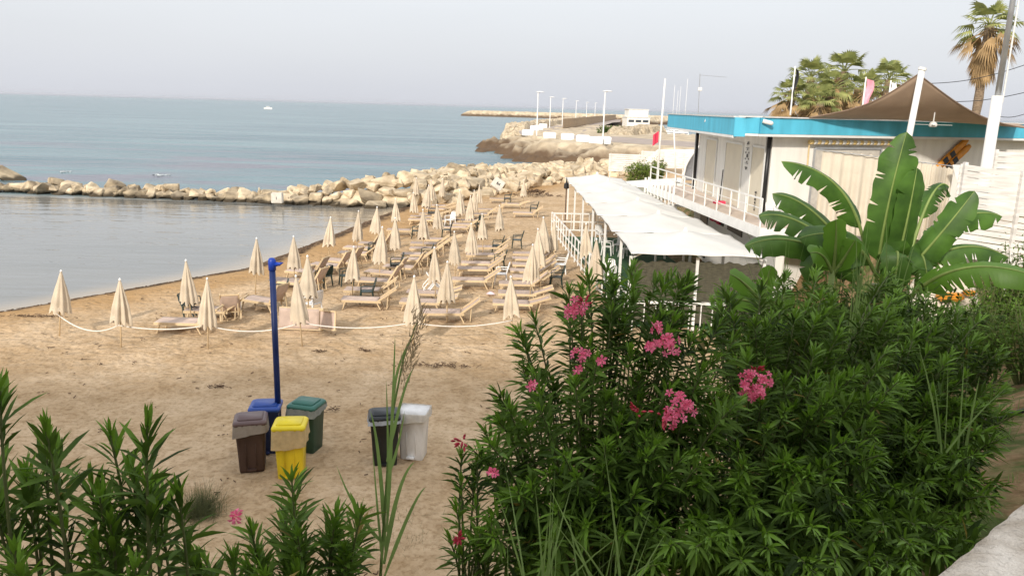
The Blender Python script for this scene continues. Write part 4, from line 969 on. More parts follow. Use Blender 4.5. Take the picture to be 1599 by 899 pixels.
def palm(x, y, zc, lab, rad=1.0, n_=26, skirt=1.6, ndead=26, trunk=.2, grp='fan palms behind the beach house'):
    z0 = gz(x, y); t = thing('fan_palm', lab, 'palm', (x, y, z0), 0, grp); h = zc-z0; top = Vector((0, 0, h))
    b = MB(); b.tube([(0, 0, -.2)]+[(.03*math.sin(k), .03*math.cos(k), h*k/14) for k in range(1, 15)], [trunk*1.3]+[trunk*(1+.10*(k % 2)) for k in range(14)], 10); b.build('trunk', M['trunk'], t)
    b = MB()
    for i in range(n_):
        u = (i+.5)/n_; fan_frond(b, top+Vector((0, 0, random.uniform(-.15, .1))), i*2.4+random.uniform(-.3, .3), R(80)-u*R(95), rad*random.uniform(.55, .85), rad*random.uniform(.8, 1.0), random.uniform(.3, .7)+u*.5)
    b.build('crown', M['frond'], t)
    if ndead:
        b = MB()
        for i in range(ndead):
            u = random.random(); a = random.uniform(0, 6.28); z = -.15-u*skirt
            fan_frond(b, top+Vector((.12*math.cos(a), .12*math.sin(a), z)), a, R(random.uniform(-86, -58) if u > .25 else random.uniform(-50, 0)), rad*(.30 if u > .25 else .75), rad*random.uniform(.55, .85), 1.0, 9, 1.3)
        b.build('dead_skirt', M['dead'], t)
for px, py, y, lab, rad, sk in [(1236, 150, 44, 'low fan palm at the left edge of the palm clump', 1.15, .9), (1266, 122, 46, 'fan palm second from the left in the clump behind the roof', 1.2, 1.5), (1297, 140, 43, 'low fan palm in the middle of the clump behind the roof', 1.1, 1.2),
                                (1318, 112, 47, 'tallest fan palm in the middle of the clump behind the roof', 1.35, 2.0), (1350, 140, 44, 'low fan palm between the tallest one and the right one', 1.1, 1.2), (1388, 125, 46, 'fan palm at the right edge of the clump beside the sail', 1.3, 1.4), (1281, 160, 42, 'dry low fan palm just above the roof edge', 1.0, 1.0)]:
    q = D(px, py, y); palm(q[0], q[1], q[2], lab, rad*.9, 20, sk, 90)
q = D(1545, 40, 50); palm(q[0], q[1], q[2], 'tall fan palm with a thick skirt of dead brown fronds', 1.45, 20, 1.7, 110, .25, None)
def flag(name, px, py, y, hgt, lab, m, fw_, fh, pole=M['white'], rad_=.03, lean=0.0):
    q = D(px, py, y); t = thing(name, lab, 'flag', q); b = MB(); b.tube([(0, 0, 0), (lean, 0, hgt)], [rad_*1.3, rad_], 8); b.build('pole', pole, t, True)
    if m:
        b = MB(); b.grid(lambda u, v: (lean+.03+fw_*u*.55+.06*math.sin(v*6), .08*math.sin(u*5+v*3), hgt-.05-fh*v-.35*u*fh*.3), 10, 14); b.build('cloth', m, t, True)
flag('flag_pole', 1234, 180, 36, 2.1, 'white pole with a drooping black flag on the roof', M['black'], .2, 1.3)
flag('flag_pole', 1345, 182, 36, 1.7, 'pole with a hanging pale pink flag in front of the palms', mat('pink_flag', (.74, .30, .36), .8, .25, 3), .55, 1.15)
flag('flag_pole', 1386, 168, 34, 1.1, 'furled white flag beside the top of the shade sail', M['white'], .3, .8)
flag('mast_pole', 1025, 292, 65, 8.6, 'tall white mast standing beyond the terrace with a red flag low on it', None, 0, 0, M['white'], .07, .12)
o = [c for c in COL.objects if c.name.startswith('mast_pole')][-1]
b = MB(); b.grid(lambda u, v: (-.1-.45*u, .1*math.sin(u*6), 4.5-.9*v-.3*u), 8, 8); b.build('red_flag', M['red'], o, True)
flag('mast_pole', 1056, 300, 58, 5.0, 'shorter white pole leaning left beyond the terrace', None, 0, 0, M['white'], .05, -.55)
q = D(1092, 185, 60); t = thing('antenna', 'thin antenna mast with a small white box above the roof', 'antenna', q); b = MB(); b.tube([(0, 0, -3), (-.2, 0, 3.2)], .025, 5); b.build('mast', M['metal'], t); b = MB(); b.box((-.12, 0, 2.1), (.28, .2, .26)); b.build('box', M['white'], t, bevel=.03); b = MB(); b.tube([(-.2, 0, 3.1), (1.8, 0, 3.0)], .012, 4); b.build('wire', M['metal'], t)

# ------------------------------------------------------------------ terrace with canopies
b = MB(); prism(b, [(4.05, 25.3), (8.4, 25.3), (7.2, 43.2), (2.75, 43.2)], -.05, .12); struct(b.build('terrace_floor', M['green_felt']))
def canopy(x0, x1, y0, y1, z, ap, lab, k):
    cx, cy = (x0+x1)/2, (y0+y1)/2; t = thing('canopy', lab, 'canopy', (cx, cy, .12), 0, 'white square canopies over the terrace'); hx, hy = (x1-x0)/2, (y1-y0)/2; b = MB()
    def f(u, v):
        X_, Y_ = (u-.5)*2, (v-.5)*2; m_ = max(abs(X_), abs(Y_)); sag = .06*math.sin(m_*math.pi)*(1-.6*abs(abs(X_)-abs(Y_)))
        return (X_*hx*(1-.03*(1-Y_*Y_)*abs(X_)), Y_*hy*(1-.03*(1-X_*X_)*abs(Y_)), z+(ap-z)*(1-m_)-sag-.12+.02*math.sin(X_*9+k)*math.sin(Y_*7))
    b.grid(f, 24, 24); b.build('canopy_cloth', M['awn'], t, True, solid=.012)
    b = MB(); b.tube([(0, 0, ap-.2), (0, 0, ap-.02)], [.10, .05], 8); b.build('finial', M['white'], t)
    b = MB(); b.tube([(0, 0, 0), (0, 0, ap-.2)], .045, 8); b.build('centre_pole', M['white'], t, True)
    for sx in (-1, 1):
        b = MB(); b.beam((sx*(hx-.25), hy-.25, 0), (sx*(hx-.25), hy-.25, z-.2), .09); b.build('post', M['white'], t)
    for sx in (-1, 1):
        for sy in (-1, 1):
            b = MB(); b.beam((0, 0, ap-.3), (sx*(hx-.1), sy*(hy-.1), z-.24), .035); b.build('rib', M['white'], t)
for k in range(6):
    y0 = 24.4+k*4.28; sh = -.115*k
    canopy(3.72+sh, 8.0+sh*2.1, y0, y0+4.45, 2.62+.03*k, 3.08+.03*k, ['nearest white canopy with its front edge over the reed screen', 'second white canopy from the front', 'third white canopy from the front', 'third white canopy from the back', 'second white canopy from the back', 'farthest white canopy beside the boulders'][k], k)
a = P(862, 331, 1.15); c = Vector((3.75, 25.4, 0)); rail_dir = Vector((c.x-a[0], c.y-a[1], 0))
tr = pickets('terrace_railing', (a[0], a[1]), (c.x, c.y), -.03, 1.15, 'white wooden railing along the beach side of the terrace', 1.0, .05, 'railing', False, (.12, .55, .97))
pickets('terrace_railing', (a[0]+.1, a[1]+.05), (7.0, a[1]+.3), -.03, 1.1, 'white railing across the far end of the terrace', .5, .06, 'railing', False, (.12, .55, .97))
sc_ = thing('reed_screen', 'brown reed screen with white posts below the nearest canopy', 'screen', (3.8, 25.0, 0))
b = MB(); r2 = random.Random(8)
b.grid(lambda u, v: (4.5*u, (.004*math.sin(u*160)), .25+2.03*v+(.035*math.sin(u*37)+.02*math.sin(u*91))*v), 200, 4); b.build('screen', M['screen'], sc_, solid=.02)
for x in (0, 2.15, 4.3):
    b = MB(); b.beam((x, -.06, -.1), (x, -.06, 2.45), .09); b.build('post', M['white'], sc_)
b = MB(); b.beam((0, -.12, .95), (3.3, -.12, .95), .06, .09); b.build('rail', M['white'], sc_)
for i in range(9):
    b = MB(); b.beam((.15+i*.37, -.13, 0), (.15+i*.37, -.13, .92), .06, .03); b.build('picket', M['white'], sc_)
for i, (px, py, c_, rz, lab) in enumerate([(948, 398, 'w', 2.8, 'white chair on the dark green terrace floor, left of the other ones'), (966, 395, 'w', 1.0, 'white chair under the near canopy, middle one'), (976, 402, 'w', .4, 'white chair under the near canopy, right one'),
                                          (938, 378, 'w', 2.0, 'white chair half behind the leaning beige parasols'), (952, 440, 'w', 1.5, 'white chair at the near corner of the terrace')]):
    q = P(px, py, .12); chair(0, 0, c_, rz, lab, None, 'white chairs under the canopies', 0, (q[0], q[1], .12))
for px, py, rz, lab in ((1222, 350, 2.2, 'white chair at the near end of the upper deck beside the banana leaves'), (1205, 345, 1.2, 'white chair at the near end of the upper deck beside the drain pipe')):
    q = P(px, py, 3.2); chair(0, 0, 'w', rz, lab, None, 'white chairs on the upper deck', 0, (q[0], q[1], 3.2))
def white_bed(loc, rz, lab, tilt=0):
    t = thing('white_sunbed', lab, 'sun lounger', loc, rz, 'white plastic sunbeds piled up'); b = MB()
    b.beam((-.95, -.3, 0), (.95, -.3, 0), .06, .1); b.beam((-.95, .3, 0), (.95, .3, 0), .06, .1); b.build('frame', M['white_plastic'], t)
    b = MB()
    for i in range(11): b.box((-.9+i*.18, 0, .03), (.13, .6, .025))
    b.build('slat', M['white_plastic'], t)
    for sx, sy in ((-.8, -.3), (-.8, .3), (.8, -.3), (.8, .3)):
        b = MB(); b.beam((sx, sy, -.04), (sx*1.05, sy, -.2), .06); b.build('leg', M['white_plastic'], t)
    t.rotation_euler = (0, tilt, rz)
for k in range(5): white_bed((4.35+.03*k, 26.4, .35+.22*k), 1.25+.05*k, ORD[k]+' white sunbed from the bottom of the pile at the near terrace corner')
for k in range(6): white_bed((9.6+.05*k, 44.5, 3.0+.25*k-1.2), .5, ORD[k]+' white sunbed from the bottom of the far pile behind the deck', .15)
t = thing('terrace_lantern', 'thin dark pole with a small lantern at the far end of the terrace', 'lamp', (lambda q: (q[0], q[1], 0))(P(882, 352, 0))); b = MB(); b.tube([(0, 0, 0), (0, 0, 2.3)], .035, 8); b.build('pole', mat('dark_brown', (.10, .06, .045), .6), t); b = MB(); b.tube([(0, 0, 2.25), (0, 0, 2.3), (0, 0, 2.55), (0, 0, 2.62), (0, 0, 2.95)], [.1, .17, .15, .06, .015], 10); b.build('lantern', M['black'], t)
# covered boat, hedge, far white fences
q = P(1012, 300, .6); t = thing('covered_boat', 'boat under a white cover beyond the canopies', 'boat', (q[0]+.2, q[1], .3), .15); b = MB()
b.grid(lambda u, v: ((u-.5)*4.8, math.cos(v*math.pi)*1.1*(.55+.45*math.sin(min(1, u*1.4)*math.pi*.5)), .75+.75*math.sin(v*math.pi)**.8*(.5+.5*u)), 16, 10); b.build('cover', M['awn'], t, True)
b = MB(); b.grid(lambda u, v: ((u-.5)*4.7, (-1.02+.3*v)*(.55+.45*math.sin(min(1, u*1.4)*math.pi*.5)), .78-.9*v), 16, 3); b.grid(lambda u, v: ((u-.5)*4.7, (1.02-.3*v)*(.55+.45*math.sin(min(1, u*1.4)*math.pi*.5)), .78-.9*v), 16, 3); b.build('hull', mat('grey_green_hull', (.30, .33, .30), .5), t, True)
b = MB(); b.box((-2.45, -.3, .35), (.35, .35, .9)); b.build('outboard_motor', M['black'], t, bevel=.06)
a = D(950, 262, 80); slats('slatted_fence', (a[0], 80, 2.75), (D(1000, 262, 80)[0], 80, 2.75), 1.75, 9, 'white slatted fence panel at the edge of the boulders, far left one', posts=2)
a = D(1000, 262, 82); slats('slatted_fence', (a[0], 82, 3.0), (D(1100, 262, 82)[0], 82, 3.0), 1.7, 8, 'long white slatted fence running right behind the masts', posts=4)
q = D(1003, 238, 90); t = thing('white_wall', 'low white wall with a sloping left end below the harbour', 'wall', (q[0], q[1], 1.2)); b = MB(); b.add([(0, 0, 0), (1.8, 0, 1.6), (7.5, 0, 1.75), (7.5, 0, 0), (0, .5, 0), (1.8, .5, 1.6), (7.5, .5, 1.75), (7.5, .5, 0)], [(3, 2, 1, 0), (4, 5, 6, 7), (0, 1, 5, 4), (1, 2, 6, 5), (2, 3, 7, 6), (3, 0, 4, 7)]); b.build('wall', M['whitewall'], t)
q = D(1072, 215, 62); t = thing('grey_sail_cover', 'dark grey curved boat sail standing behind the house corner', 'sail', (q[0], q[1], 1.5)); b = MB(); b.grid(lambda u, v: (2.2*u, 0.2*math.sin(v*3), (1-v)*3.6*u**.45+.3), 12, 12); b.build('cloth', mat('grey_cloth', (.20, .20, .21), .8), t, True, solid=.02); b = MB(); b.tube([(2.2*u-.06, 0, 3.6*u**.45+.3) for u in np.linspace(0, 1, 16)], .09, 6); b.build('edge_tube', M['white'], t)

# ------------------------------------------------------------------ plants: leaves
def leaf_arrays(bases, dirs, lens, wr, rnd, curve=.18):
    """folded lance-shaped leaves: 8 vertices, 6 faces each"""
    n_ = len(bases); up = np.array([0, 0, 1.0]); d = dirs/np.linalg.norm(dirs, axis=1, keepdims=True)
    s = np.cross(d, up); ln = np.linalg.norm(s, axis=1, keepdims=True); s = np.where(ln < 1e-3, np.array([1.0, 0, 0]), s/np.maximum(ln, 1e-6))
    tw = rnd.normal(0, .5, (n_, 1)); nn = np.cross(s, d); s2 = s*np.cos(tw)+nn*np.sin(tw); nn = np.cross(s2, d); L_ = lens[:, None]; w_ = L_*wr*rnd.uniform(.85, 1.2, (n_, 1))
    def at(t, k): return bases+d*L_*t-np.array([0, 0, 1.0])*L_*curve*t*t+s2*w_*k+nn*w_*abs(k)*.45
    V = np.stack([at(0, 0), at(.32, -.5), at(.32, 0), at(.32, .5), at(.68, -.43), at(.68, 0), at(.68, .43), at(1, 0)], 1).reshape(-1, 3)
    F = np.array([[0, 2, 1, 1], [0, 3, 2, 2], [1, 2, 5, 4], [2, 3, 6, 5], [4, 5, 7, 7], [5, 6, 7, 7]])
    F = (F[None]+(np.arange(n_)*8)[:, None, None]).reshape(-1, 4)
    return V, [tuple(f[:3]) if f[2] == f[3] else tuple(f) for f in F.tolist()]
def inside(poly, x, y):
    c = False
    for i in range(len(poly)):
        (x1, y1), (x2, y2) = poly[i], poly[(i+1) % len(poly)]
        if (y1 > y) != (y2 > y) and x < x1+(y-y1)*(x2-x1)/(y2-y1): c = not c
    return c
def oleander(lab, poly, y_top, y_bot, n_tips, leaf_len, seed, leafy=.75, gap=.030, thick=.5, flowers=(), group=None, extra=(), width=.135, opn=48):
    r_ = random.Random(seed); rn = np.random.default_rng(seed); xs_ = [p[0] for p in poly]; ys_ = [p[1] for p in poly]; y0_, y1_ = min(ys_), max(ys_)
    dep = lambda py: y_top+(y_bot-y_top)*((py-y0_)/(y1_-y0_))**.8
    tips = []; cell = {}; tries = 0
    while len(tips) < n_tips and tries < 40000:
        tries += 1; px, py = r_.uniform(min(xs_), max(xs_)), r_.uniform(y0_, y1_)
        if not inside(poly, px, py): continue
        y = dep(py)+r_.uniform(-.12, thick)*(.3+.7*r_.random()); tips.append(Vector(D(px, py, y)))
    tips += [Vector(D(px, py, y)) for px, py, y in extra]
    c = sum(tips, Vector())/len(tips); root = Vector((c.x, max(t.y for t in tips)*.35+c.y*.65, 0)); root.z = gz(root.x, root.y)
    t = thing('oleander_bush', lab, 'oleander', root, 0, group); bs, ds, ls = [], [], []; yg = []; st = MB()
    for tip in tips:
        rt = root+Vector(((tip.x-root.x)*.45, (tip.y-root.y)*.45, 0)); rt.z = gz(rt.x, rt.y)-.05
        if rt.z > tip.z-.25: rt.z = tip.z-.35
        h_ = tip.z-rt.z; ctl = rt+Vector((r_.uniform(-.1, .1), r_.uniform(-.1, .1), h_*.62))+(tip-rt)*.12
        cur = [rt*(1-u)**2+ctl*2*u*(1-u)+tip*u*u for u in np.linspace(0, 1, 12)]
        st.tube([q-root for q in cur], [.013-.009*u for u in np.linspace(0, 1, 12)], 5, False)
        ln = (tip-rt).length; nodes = int(min(leafy, ln*.8)/gap)
        for k in range(nodes+1):
            u = 1-(k*gap)/ln; q = rt*(1-u)**2+ctl*2*u*(1-u)+tip*u*u; tg = ((ctl-rt)*(1-u)+(tip-ctl)*u).normalized()
            sx = tg.cross(Vector((.3, .2, 1)) if abs(tg.z) < .95 else Vector((1, 0, 0))).normalized(); sy = tg.cross(sx); kk = min(1, k/7); op = R(14+opn*kk+r_.uniform(-17, 17))
            if k > 8 and r_.random() < .12+.35*k/max(1, nodes): continue
            for j in range(3):
                a = j*2.094+k*1.047+r_.uniform(-.5, .5); dd = tg*math.cos(op)+(sx*math.cos(a)+sy*math.sin(a))*math.sin(op)
                yg.append(1 if k < 3 or (k < 6 and r_.random() < .3) else (2 if k > 6 and r_.random() < .012 else 0)); bs.append(q); ds.append(dd); ls.append(leaf_len*(.50+.5*min(1, (k+1)/5))*r_.uniform(.62, 1.2))
    V, F = leaf_arrays(np.array([tuple(q) for q in bs])-np.array(tuple(root)), np.array([tuple(q) for q in ds]), np.array(ls), width, rn)
    fo = mesh_np('foliage', V, F, M['leaf'], t, True); fo.data.materials.append(M['leaf_young']); fo.data.materials.append(M['leaf_old']); fo.data.polygons.foreach_set('material_index', np.repeat(np.array(yg, np.int32), 6)); st.build('stem', M['stem'], t, True)
    for px, py, rad, kind in flowers:
        y = dep(min(max(py, y0_), y1_))-.22; q = Vector(D(px, py, y)); sc_px = y*1.04/FPX; rad_m = rad*.92*sc_px; b = MB(); nfl = max(3, int((rad_m/.019)**2*1.5)) if kind != 'b' else 10
        for i in range(nfl):
            off = Vector((r_.gauss(0, .48), r_.gauss(0, .3), r_.gauss(0, .42)))*rad_m; fn = (off.normalized()*.8+Vector((r_.uniform(-.4, .4), -.8, .45+r_.uniform(-.4, .4)))).normalized(); sx = fn.cross(Vector((0, 0, 1))).normalized(); sy = fn.cross(sx); ctr = off
            if kind == 'b':
                b.tube([ctr, ctr+fn*.02, ctr+fn*.035], [.004, .007, .002], 5); continue
            pr = r_.uniform(.021, .029); ph = r_.uniform(0, 6)
            for j in range(5):
                a = ph+j*1.2566; d1 = sx*math.cos(a)+sy*math.sin(a); d2 = sx*math.cos(a+.42)+sy*math.sin(a+.42); d3 = sx*math.cos(a-.42)+sy*math.sin(a-.42)
                k = len(b.v); b.v += [tuple(v) for v in (ctr, ctr+d2*pr*.75+fn*pr*.35, ctr+d1*pr*1.12+fn*pr*.22, ctr+d3*pr*.75+fn*pr*.35)]; b.f += [(k, k+1, k+2), (k, k+2, k+3)]
        st2 = b.build('flower_cluster', M['bud'] if kind == 'b' else M['flower'], t); st2.location = q-root
    return t
GO = 'oleander bushes on the bank below the promenade'
oleander('big oleander with most of the pink flower clusters, right of the bins', [(885, 445), (960, 405), (1030, 410), (1100, 440), (1160, 510), (1150, 700), (1050, 899), (770, 899), (735, 840), (725, 720), (750, 635), (785, 555), (825, 480)], 4.9, 3.2, 165, .15, 11, thick=.7, group=GO,
         flowers=[(905, 482, 17, 'f'), (890, 489, 8, 'f'), (912, 472, 10, 'b'), (1022, 515, 13, 'f'), (1044, 533, 18, 'f'), (1016, 541, 12, 'f'), (1048, 545, 10, 'f'), (911, 557, 14, 'f'), (940, 563, 8, 'f'), (899, 575, 9, 'f'), (1062, 630, 20, 'f'), (1050, 652, 16, 'f'), (1077, 634, 12, 'f'), (1000, 642, 13, 'b'), (832, 600, 7, 'f'), (1040, 650, 12, 'b')])
oleander('tall dense oleander in front of the banana plant with one round pink flower cluster', [(1090, 440), (1200, 425), (1290, 425), (1395, 420), (1430, 560), (1380, 720), (1290, 899), (1020, 899), (1100, 700), (1130, 520)], 5.9, 3.0, 195, .15, 12, thick=.7, group=GO,
         flowers=[(1168, 592, 17, 'f'), (1190, 596, 17, 'f'), (1178, 610, 18, 'f'), (1160, 606, 12, 'f'), (1182, 580, 8, 'b')])
oleander('flowerless oleander at the right end beside the stone parapet', [(1390, 425), (1480, 465), (1560, 505), (1585, 640), (1580, 780), (1560, 899), (1260, 899), (1370, 720), (1400, 560)], 6.8, 3.2, 185, .15, 13, thick=.7, group=GO)
oleander('small low oleander sprig at the left foot of the big one', [(690, 860), (720, 700), (740, 700), (765, 780), (800, 899), (700, 899)], 3.9, 3.4, 14, .12, 14, leafy=.3, group=GO, thick=.25, flowers=[(722, 688, 10, 'b'), (768, 738, 7, 'f'), (716, 838, 5, 'b')])
oleander('oleander at the left edge of the picture with long dark leaves', [(-40, 700), (15, 650), (75, 665), (105, 730), (120, 899), (-60, 899)], 2.75, 2.3, 12, .175, 15, opn=36, width=.125, thick=.35, leafy=.55, group=GO, gap=.045, extra=[(72, 672, 2.4), (0, 610, 2.5)])
oleander('oleander with two tall shoots left of the brown bin', [(125, 730), (180, 690), (235, 660), (270, 700), (255, 800), (270, 899), (105, 899)], 2.85, 2.4, 12, .175, 16, opn=36, width=.125, thick=.35, leafy=.55, group=GO, gap=.045, extra=[(230, 665, 2.55), (172, 680, 2.7), (278, 770, 2.6)])
oleander('low bright oleander at the bottom middle in front of the bins', [(290, 860), (400, 800), (450, 760), (490, 810), (550, 790), (610, 850), (620, 899), (270, 899)], 3.3, 2.8, 22, .155, 17, opn=36, width=.125, thick=.4, leafy=.5, group=GO, flowers=[(368, 808, 10, 'f')], extra=[(455, 745, 3.0), (565, 800, 3.0)])

# ------------------------------------------------------------------ banana plant
def banana_leaf(parent, org, base, mid, tip, width, hint, seed, tears=.35, m='banana', vfold=.35, petiole=.16):
    r_ = random.Random(seed); base, mid, tip = (Vector(v)-org for v in (base, mid, tip)); ctl = mid*2-(base+tip)*.5; n_ = 30; b = MB(); rb = MB(); hint = Vector(hint)
    pt = lambda u: base*(1-u)**2+ctl*2*u*(1-u)+tip*u*u
    tgf = lambda u: ((ctl-base)*(1-u)+(tip-ctl)*u).normalized()
    us = np.linspace(0, 1, n_+1); rb.tube([pt(u) for u in us], [.024*(1-u)+.004 for u in us], 6, False)
    for side in (-1, 1):
        off = 0; tr = [r_.random() < tears*.55 for _ in range(n_+1)]; drop = 0
        for i in range(n_):
            u0 = petiole+(1-petiole)*i/n_; u1 = petiole+(1-petiole)*(i+1)/n_
            if tr[i]: drop = r_.uniform(-.12, .22); gapk = r_.uniform(.05, 1.3)
            else: gapk = 0
            def col(u, g):
                s_ = (u-petiole)/(1-petiole); w_ = width*.5*min(1, (s_/.13)**.55 if s_ > 0 else 0)*min(1, ((1-s_)/.22)**.6 if s_ < 1 else 0)*(1+.04*math.sin(u*40+seed)); t_ = tgf(u); sd_ = t_.cross(hint).normalized()*side; nn = hint-t_*hint.dot(t_); nn.normalize(); p = pt(u)
                o1 = sd_*w_*.5-nn*w_*.5*vfold*.5+t_*w_*.12; o2 = sd_*w_-nn*w_*(vfold+max(0, drop))+t_*(w_*.35-g*.028); o2.z -= w_*.12
                return p, p+o1, p+o2
            a = col(u0, -gapk); c = col(u1, r_.uniform(.2, 1.2) if (i+1 <= n_ and tr[min(i+1, n_)]) else 0)
            k = len(b.v); b.v += [tuple(v) for v in (*a, *c)]; b.f += [(k, k+3, k+4, k+1), (k+1, k+4, k+5, k+2)]
    lf = b.build('leaf', M[m], parent, True); rb.build('midrib', M['rib'], lf, True); return lf
YB = 10.4; ctr = Vector(D(1372, 455, YB)); root = Vector((ctr.x-.05, ctr.y, gz(ctr.x, ctr.y))); bp_ = thing('banana_plant', 'tall banana plant with big torn leaves in front of the cream curtain', 'banana plant', root)
b = MB(); 
for dx, dy, hh, rad in ((0, 0, ctr.z-root.z+.1, .13), (-.35, .15, ctr.z-root.z-.35, .10), (.3, -.1, ctr.z-root.z-.3, .10)):
    b = MB(); b.tube([(dx, dy, -.1), (dx*.9, dy, hh*.5), (dx*.6, dy, hh)], [rad*1.15, rad, rad*.6], 10); b.build('pseudostem', mat('banana_stem', (.16, .17, .06), .6, .3, 3, stretch=(1, 1, .3)), bp_, True)
def BLf(b0, m0, t0, w_, hint, seed, tears=.3, m='banana', dy=(0, 0, 0), vf=.3, pet=.12):
    banana_leaf(bp_, root, D(b0[0], b0[1], YB+dy[0]), D(m0[0], m0[1], YB+dy[1]), D(t0[0], t0[1], YB+dy[2]), w_*.82, hint, seed, tears, m, vf, pet)
FR = (-.15, -1, .25)
BLf((1368, 440), (1385, 330), (1416, 206), .56, (-.3, -1, .1), 1, .12, dy=(0, -.1, -.1), vf=.12, pet=.15)
BLf((1392, 445), (1415, 350), (1432, 262), .52, (.35, -1, .1), 2, .05, dy=(-.1, -.2, -.2), vf=.15)
BLf((1355, 420), (1315, 300), (1220, 252), .40, (-.25, -.55, .9), 3, .55, dy=(.2, .3, .3), vf=.75, pet=.22)
BLf((1350, 430), (1275, 335), (1206, 303), .40, (-.3, -.6, .8), 4, .3, dy=(.3, .5, .6), vf=.6, pet=.22)
BLf((1345, 425), (1255, 350), (1185, 338), .42, (-.1, -.7, .8), 5, .35, dy=(0, .1, .2), vf=.5, pet=.18)
BLf((1345, 435), (1250, 378), (1163, 385), .42, (-.1, -.7, .8), 6, .3, dy=(-.1, -.2, -.2), vf=.5, pet=.18)
BLf((1368, 430), (1320, 372), (1248, 372), .46, (-.1, -.8, .6), 7, .12, dy=(-.3, -.5, -.6), vf=.4, pet=.1)
BLf((1400, 440), (1460, 375), (1522, 298), .44, (-.5, -.85, .4), 8, .2, dy=(-.1, -.3, -.4), vf=.25, pet=.18)
BLf((1405, 425), (1490, 345), (1565, 338), .40, (.1, -.7, .8), 9, .55, dy=(.2, .4, .5), vf=.7, pet=.2)
BLf((1405, 445), (1490, 388), (1575, 402), .42, (.1, -.6, .9), 10, .6, dy=(.1, .1, .1), vf=.8, pet=.22)
BLf((1415, 470), (1510, 418), (1640, 440), .46, (.1, -.75, .7), 11, .35, 'banana_lt', dy=(-.4, -1.0, -1.4), vf=.55, pet=.08)
BLf((1420, 400), (1455, 305), (1482, 292), .34, (0, -.5, .9), 12, .6, dy=(.3, .5, .6), vf=.7, pet=.25)
BLf((1385, 430), (1402, 395), (1392, 470), .46, (-.2, -.9, .4), 13, .2, dy=(-.2, -.7, -.7), vf=.25, pet=.05)
BLf((1345, 450), (1325, 395), (1335, 440), .44, (-.1, -.9, .5), 14, .2, dy=(-.1, -.5, -.6), vf=.3, pet=.05)
BLf((1340, 455), (1290, 400), (1262, 440), .40, (-.1, -.8, .6), 17, .25, dy=(-.1, -.3, -.3), vf=.4, pet=.1)
BLf((1430, 450), (1440, 400), (1450, 455), .40, (.2, -.9, .5), 18, .3, dy=(0, -.3, -.4), vf=.4, pet=.1)
def young(px, py, y, lab, leaves):
    rt = Vector(D(px, py, y)); rt.z = min(rt.z, gz(rt.x, rt.y)); t = thing('banana_plant', lab, 'banana plant', rt, 0, 'young banana plants'); tp = Vector(D(px, py-30, y))
    b = MB(); b.tube([(0, 0, 0), tp-rt], [.06, .04], 8); b.build('pseudostem', M['rib'], t, True)
    for i, (m0, t0, w_) in enumerate(leaves): banana_leaf(t, rt, D(px, py-20, y), D(*m0, y-.1), D(*t0, y-.2), w_, (-.1, -.9, .5), 40+i, .05, 'banana_lt', .25, .1)
young(1195, 500, 8.8, 'young pale banana plant left of the tall one, over the reed screen', [((1165, 445), (1140, 428), .22), ((1170, 470), (1132, 466), .22), ((1195, 450), (1205, 415), .2), ((1215, 470), (1240, 460), .2)])
young(1300, 450, 9.6, 'young upright banana plant just left of the tall one', [((1305, 380), (1305, 343), .28), ((1285, 400), (1265, 395), .24), ((1320, 400), (1335, 375), .24)])

# ------------------------------------------------------------------ grasses, reed, shrub, small things on the bank
def blades(b, org, n_, len_, w_, spread, seed, droop=.5, zj=0.0):
    r_ = random.Random(seed); org = Vector(org)
    for i in range(n_):
        a = r_.uniform(0, 6.28); el = R(90)-abs(r_.gauss(0, spread)); l_ = len_*r_.uniform(.5, 1.1); d = Vector((math.cos(a)*math.cos(el), math.sin(a)*math.cos(el), math.sin(el))); s_ = d.cross(Vector((math.sin(a*3), math.cos(a*3), .3))).normalized()*w_*.5
        o0 = org+Vector((r_.gauss(0, zj), r_.gauss(0, zj), 0)); k = len(b.v)
        for u in (0, .35, .7, 1): p = o0+d*l_*u+Vector((d.x, d.y, -.6))*droop*l_*.35*u*u; wd = (1-u)**.6; b.v += [tuple(p-s_*wd), tuple(p+s_*wd)]
        for j in range(3): b.f.append((k+2*j, k+2*j+1, k+2*j+3, k+2*j+2))
def tuft(px, py, y, n_, len_, w_, spread, lab, seed, m='grass', zj=.05, name='grass_tuft', root=None):
    q = Vector(D(px, py, y)) if root is None else Vector(root); t = MB(); blades(t, (0, 0, 0), n_, len_, w_, spread, seed, .5, zj); o = t.build(name, M[m]); o.location = q; return tag(o, lab, 'grass')
tuft(850, 960, 2.75, 16, .66, .011, .28, 'clump of thin bright grass blades in front of the big oleander, left one', 1)
tuft(955, 960, 2.75, 18, .68, .012, .30, 'clump of thin bright grass blades in front of the big oleander, right one', 2)
M['tuftmat'] = mat('grey_green_tuft', (.13, .15, .065), .8, .3, 6, trans=.3)
q = P(315, 800, 0); tuft(0, 0, 0, 900, .62, .006, .75, 'feathery grey green grass tuft on the sand below the brown bin', 3, 'tuftmat', .16, root=(q[0], q[1], gz(q[0], q[1])-.02))
for i, (px, py) in enumerate([(625, 800), (610, 850), (650, 835), (585, 800)]):
    q = P(px, py, .1); tuft(0, 0, 0, 60, .16, .006, .9, 'sparse low green sprouts on the sand right of the reed', 20+i, 'tuftmat', .22, root=(q[0], q[1], gz(q[0], q[1])))['group'] = 'low sprouts on the sand'
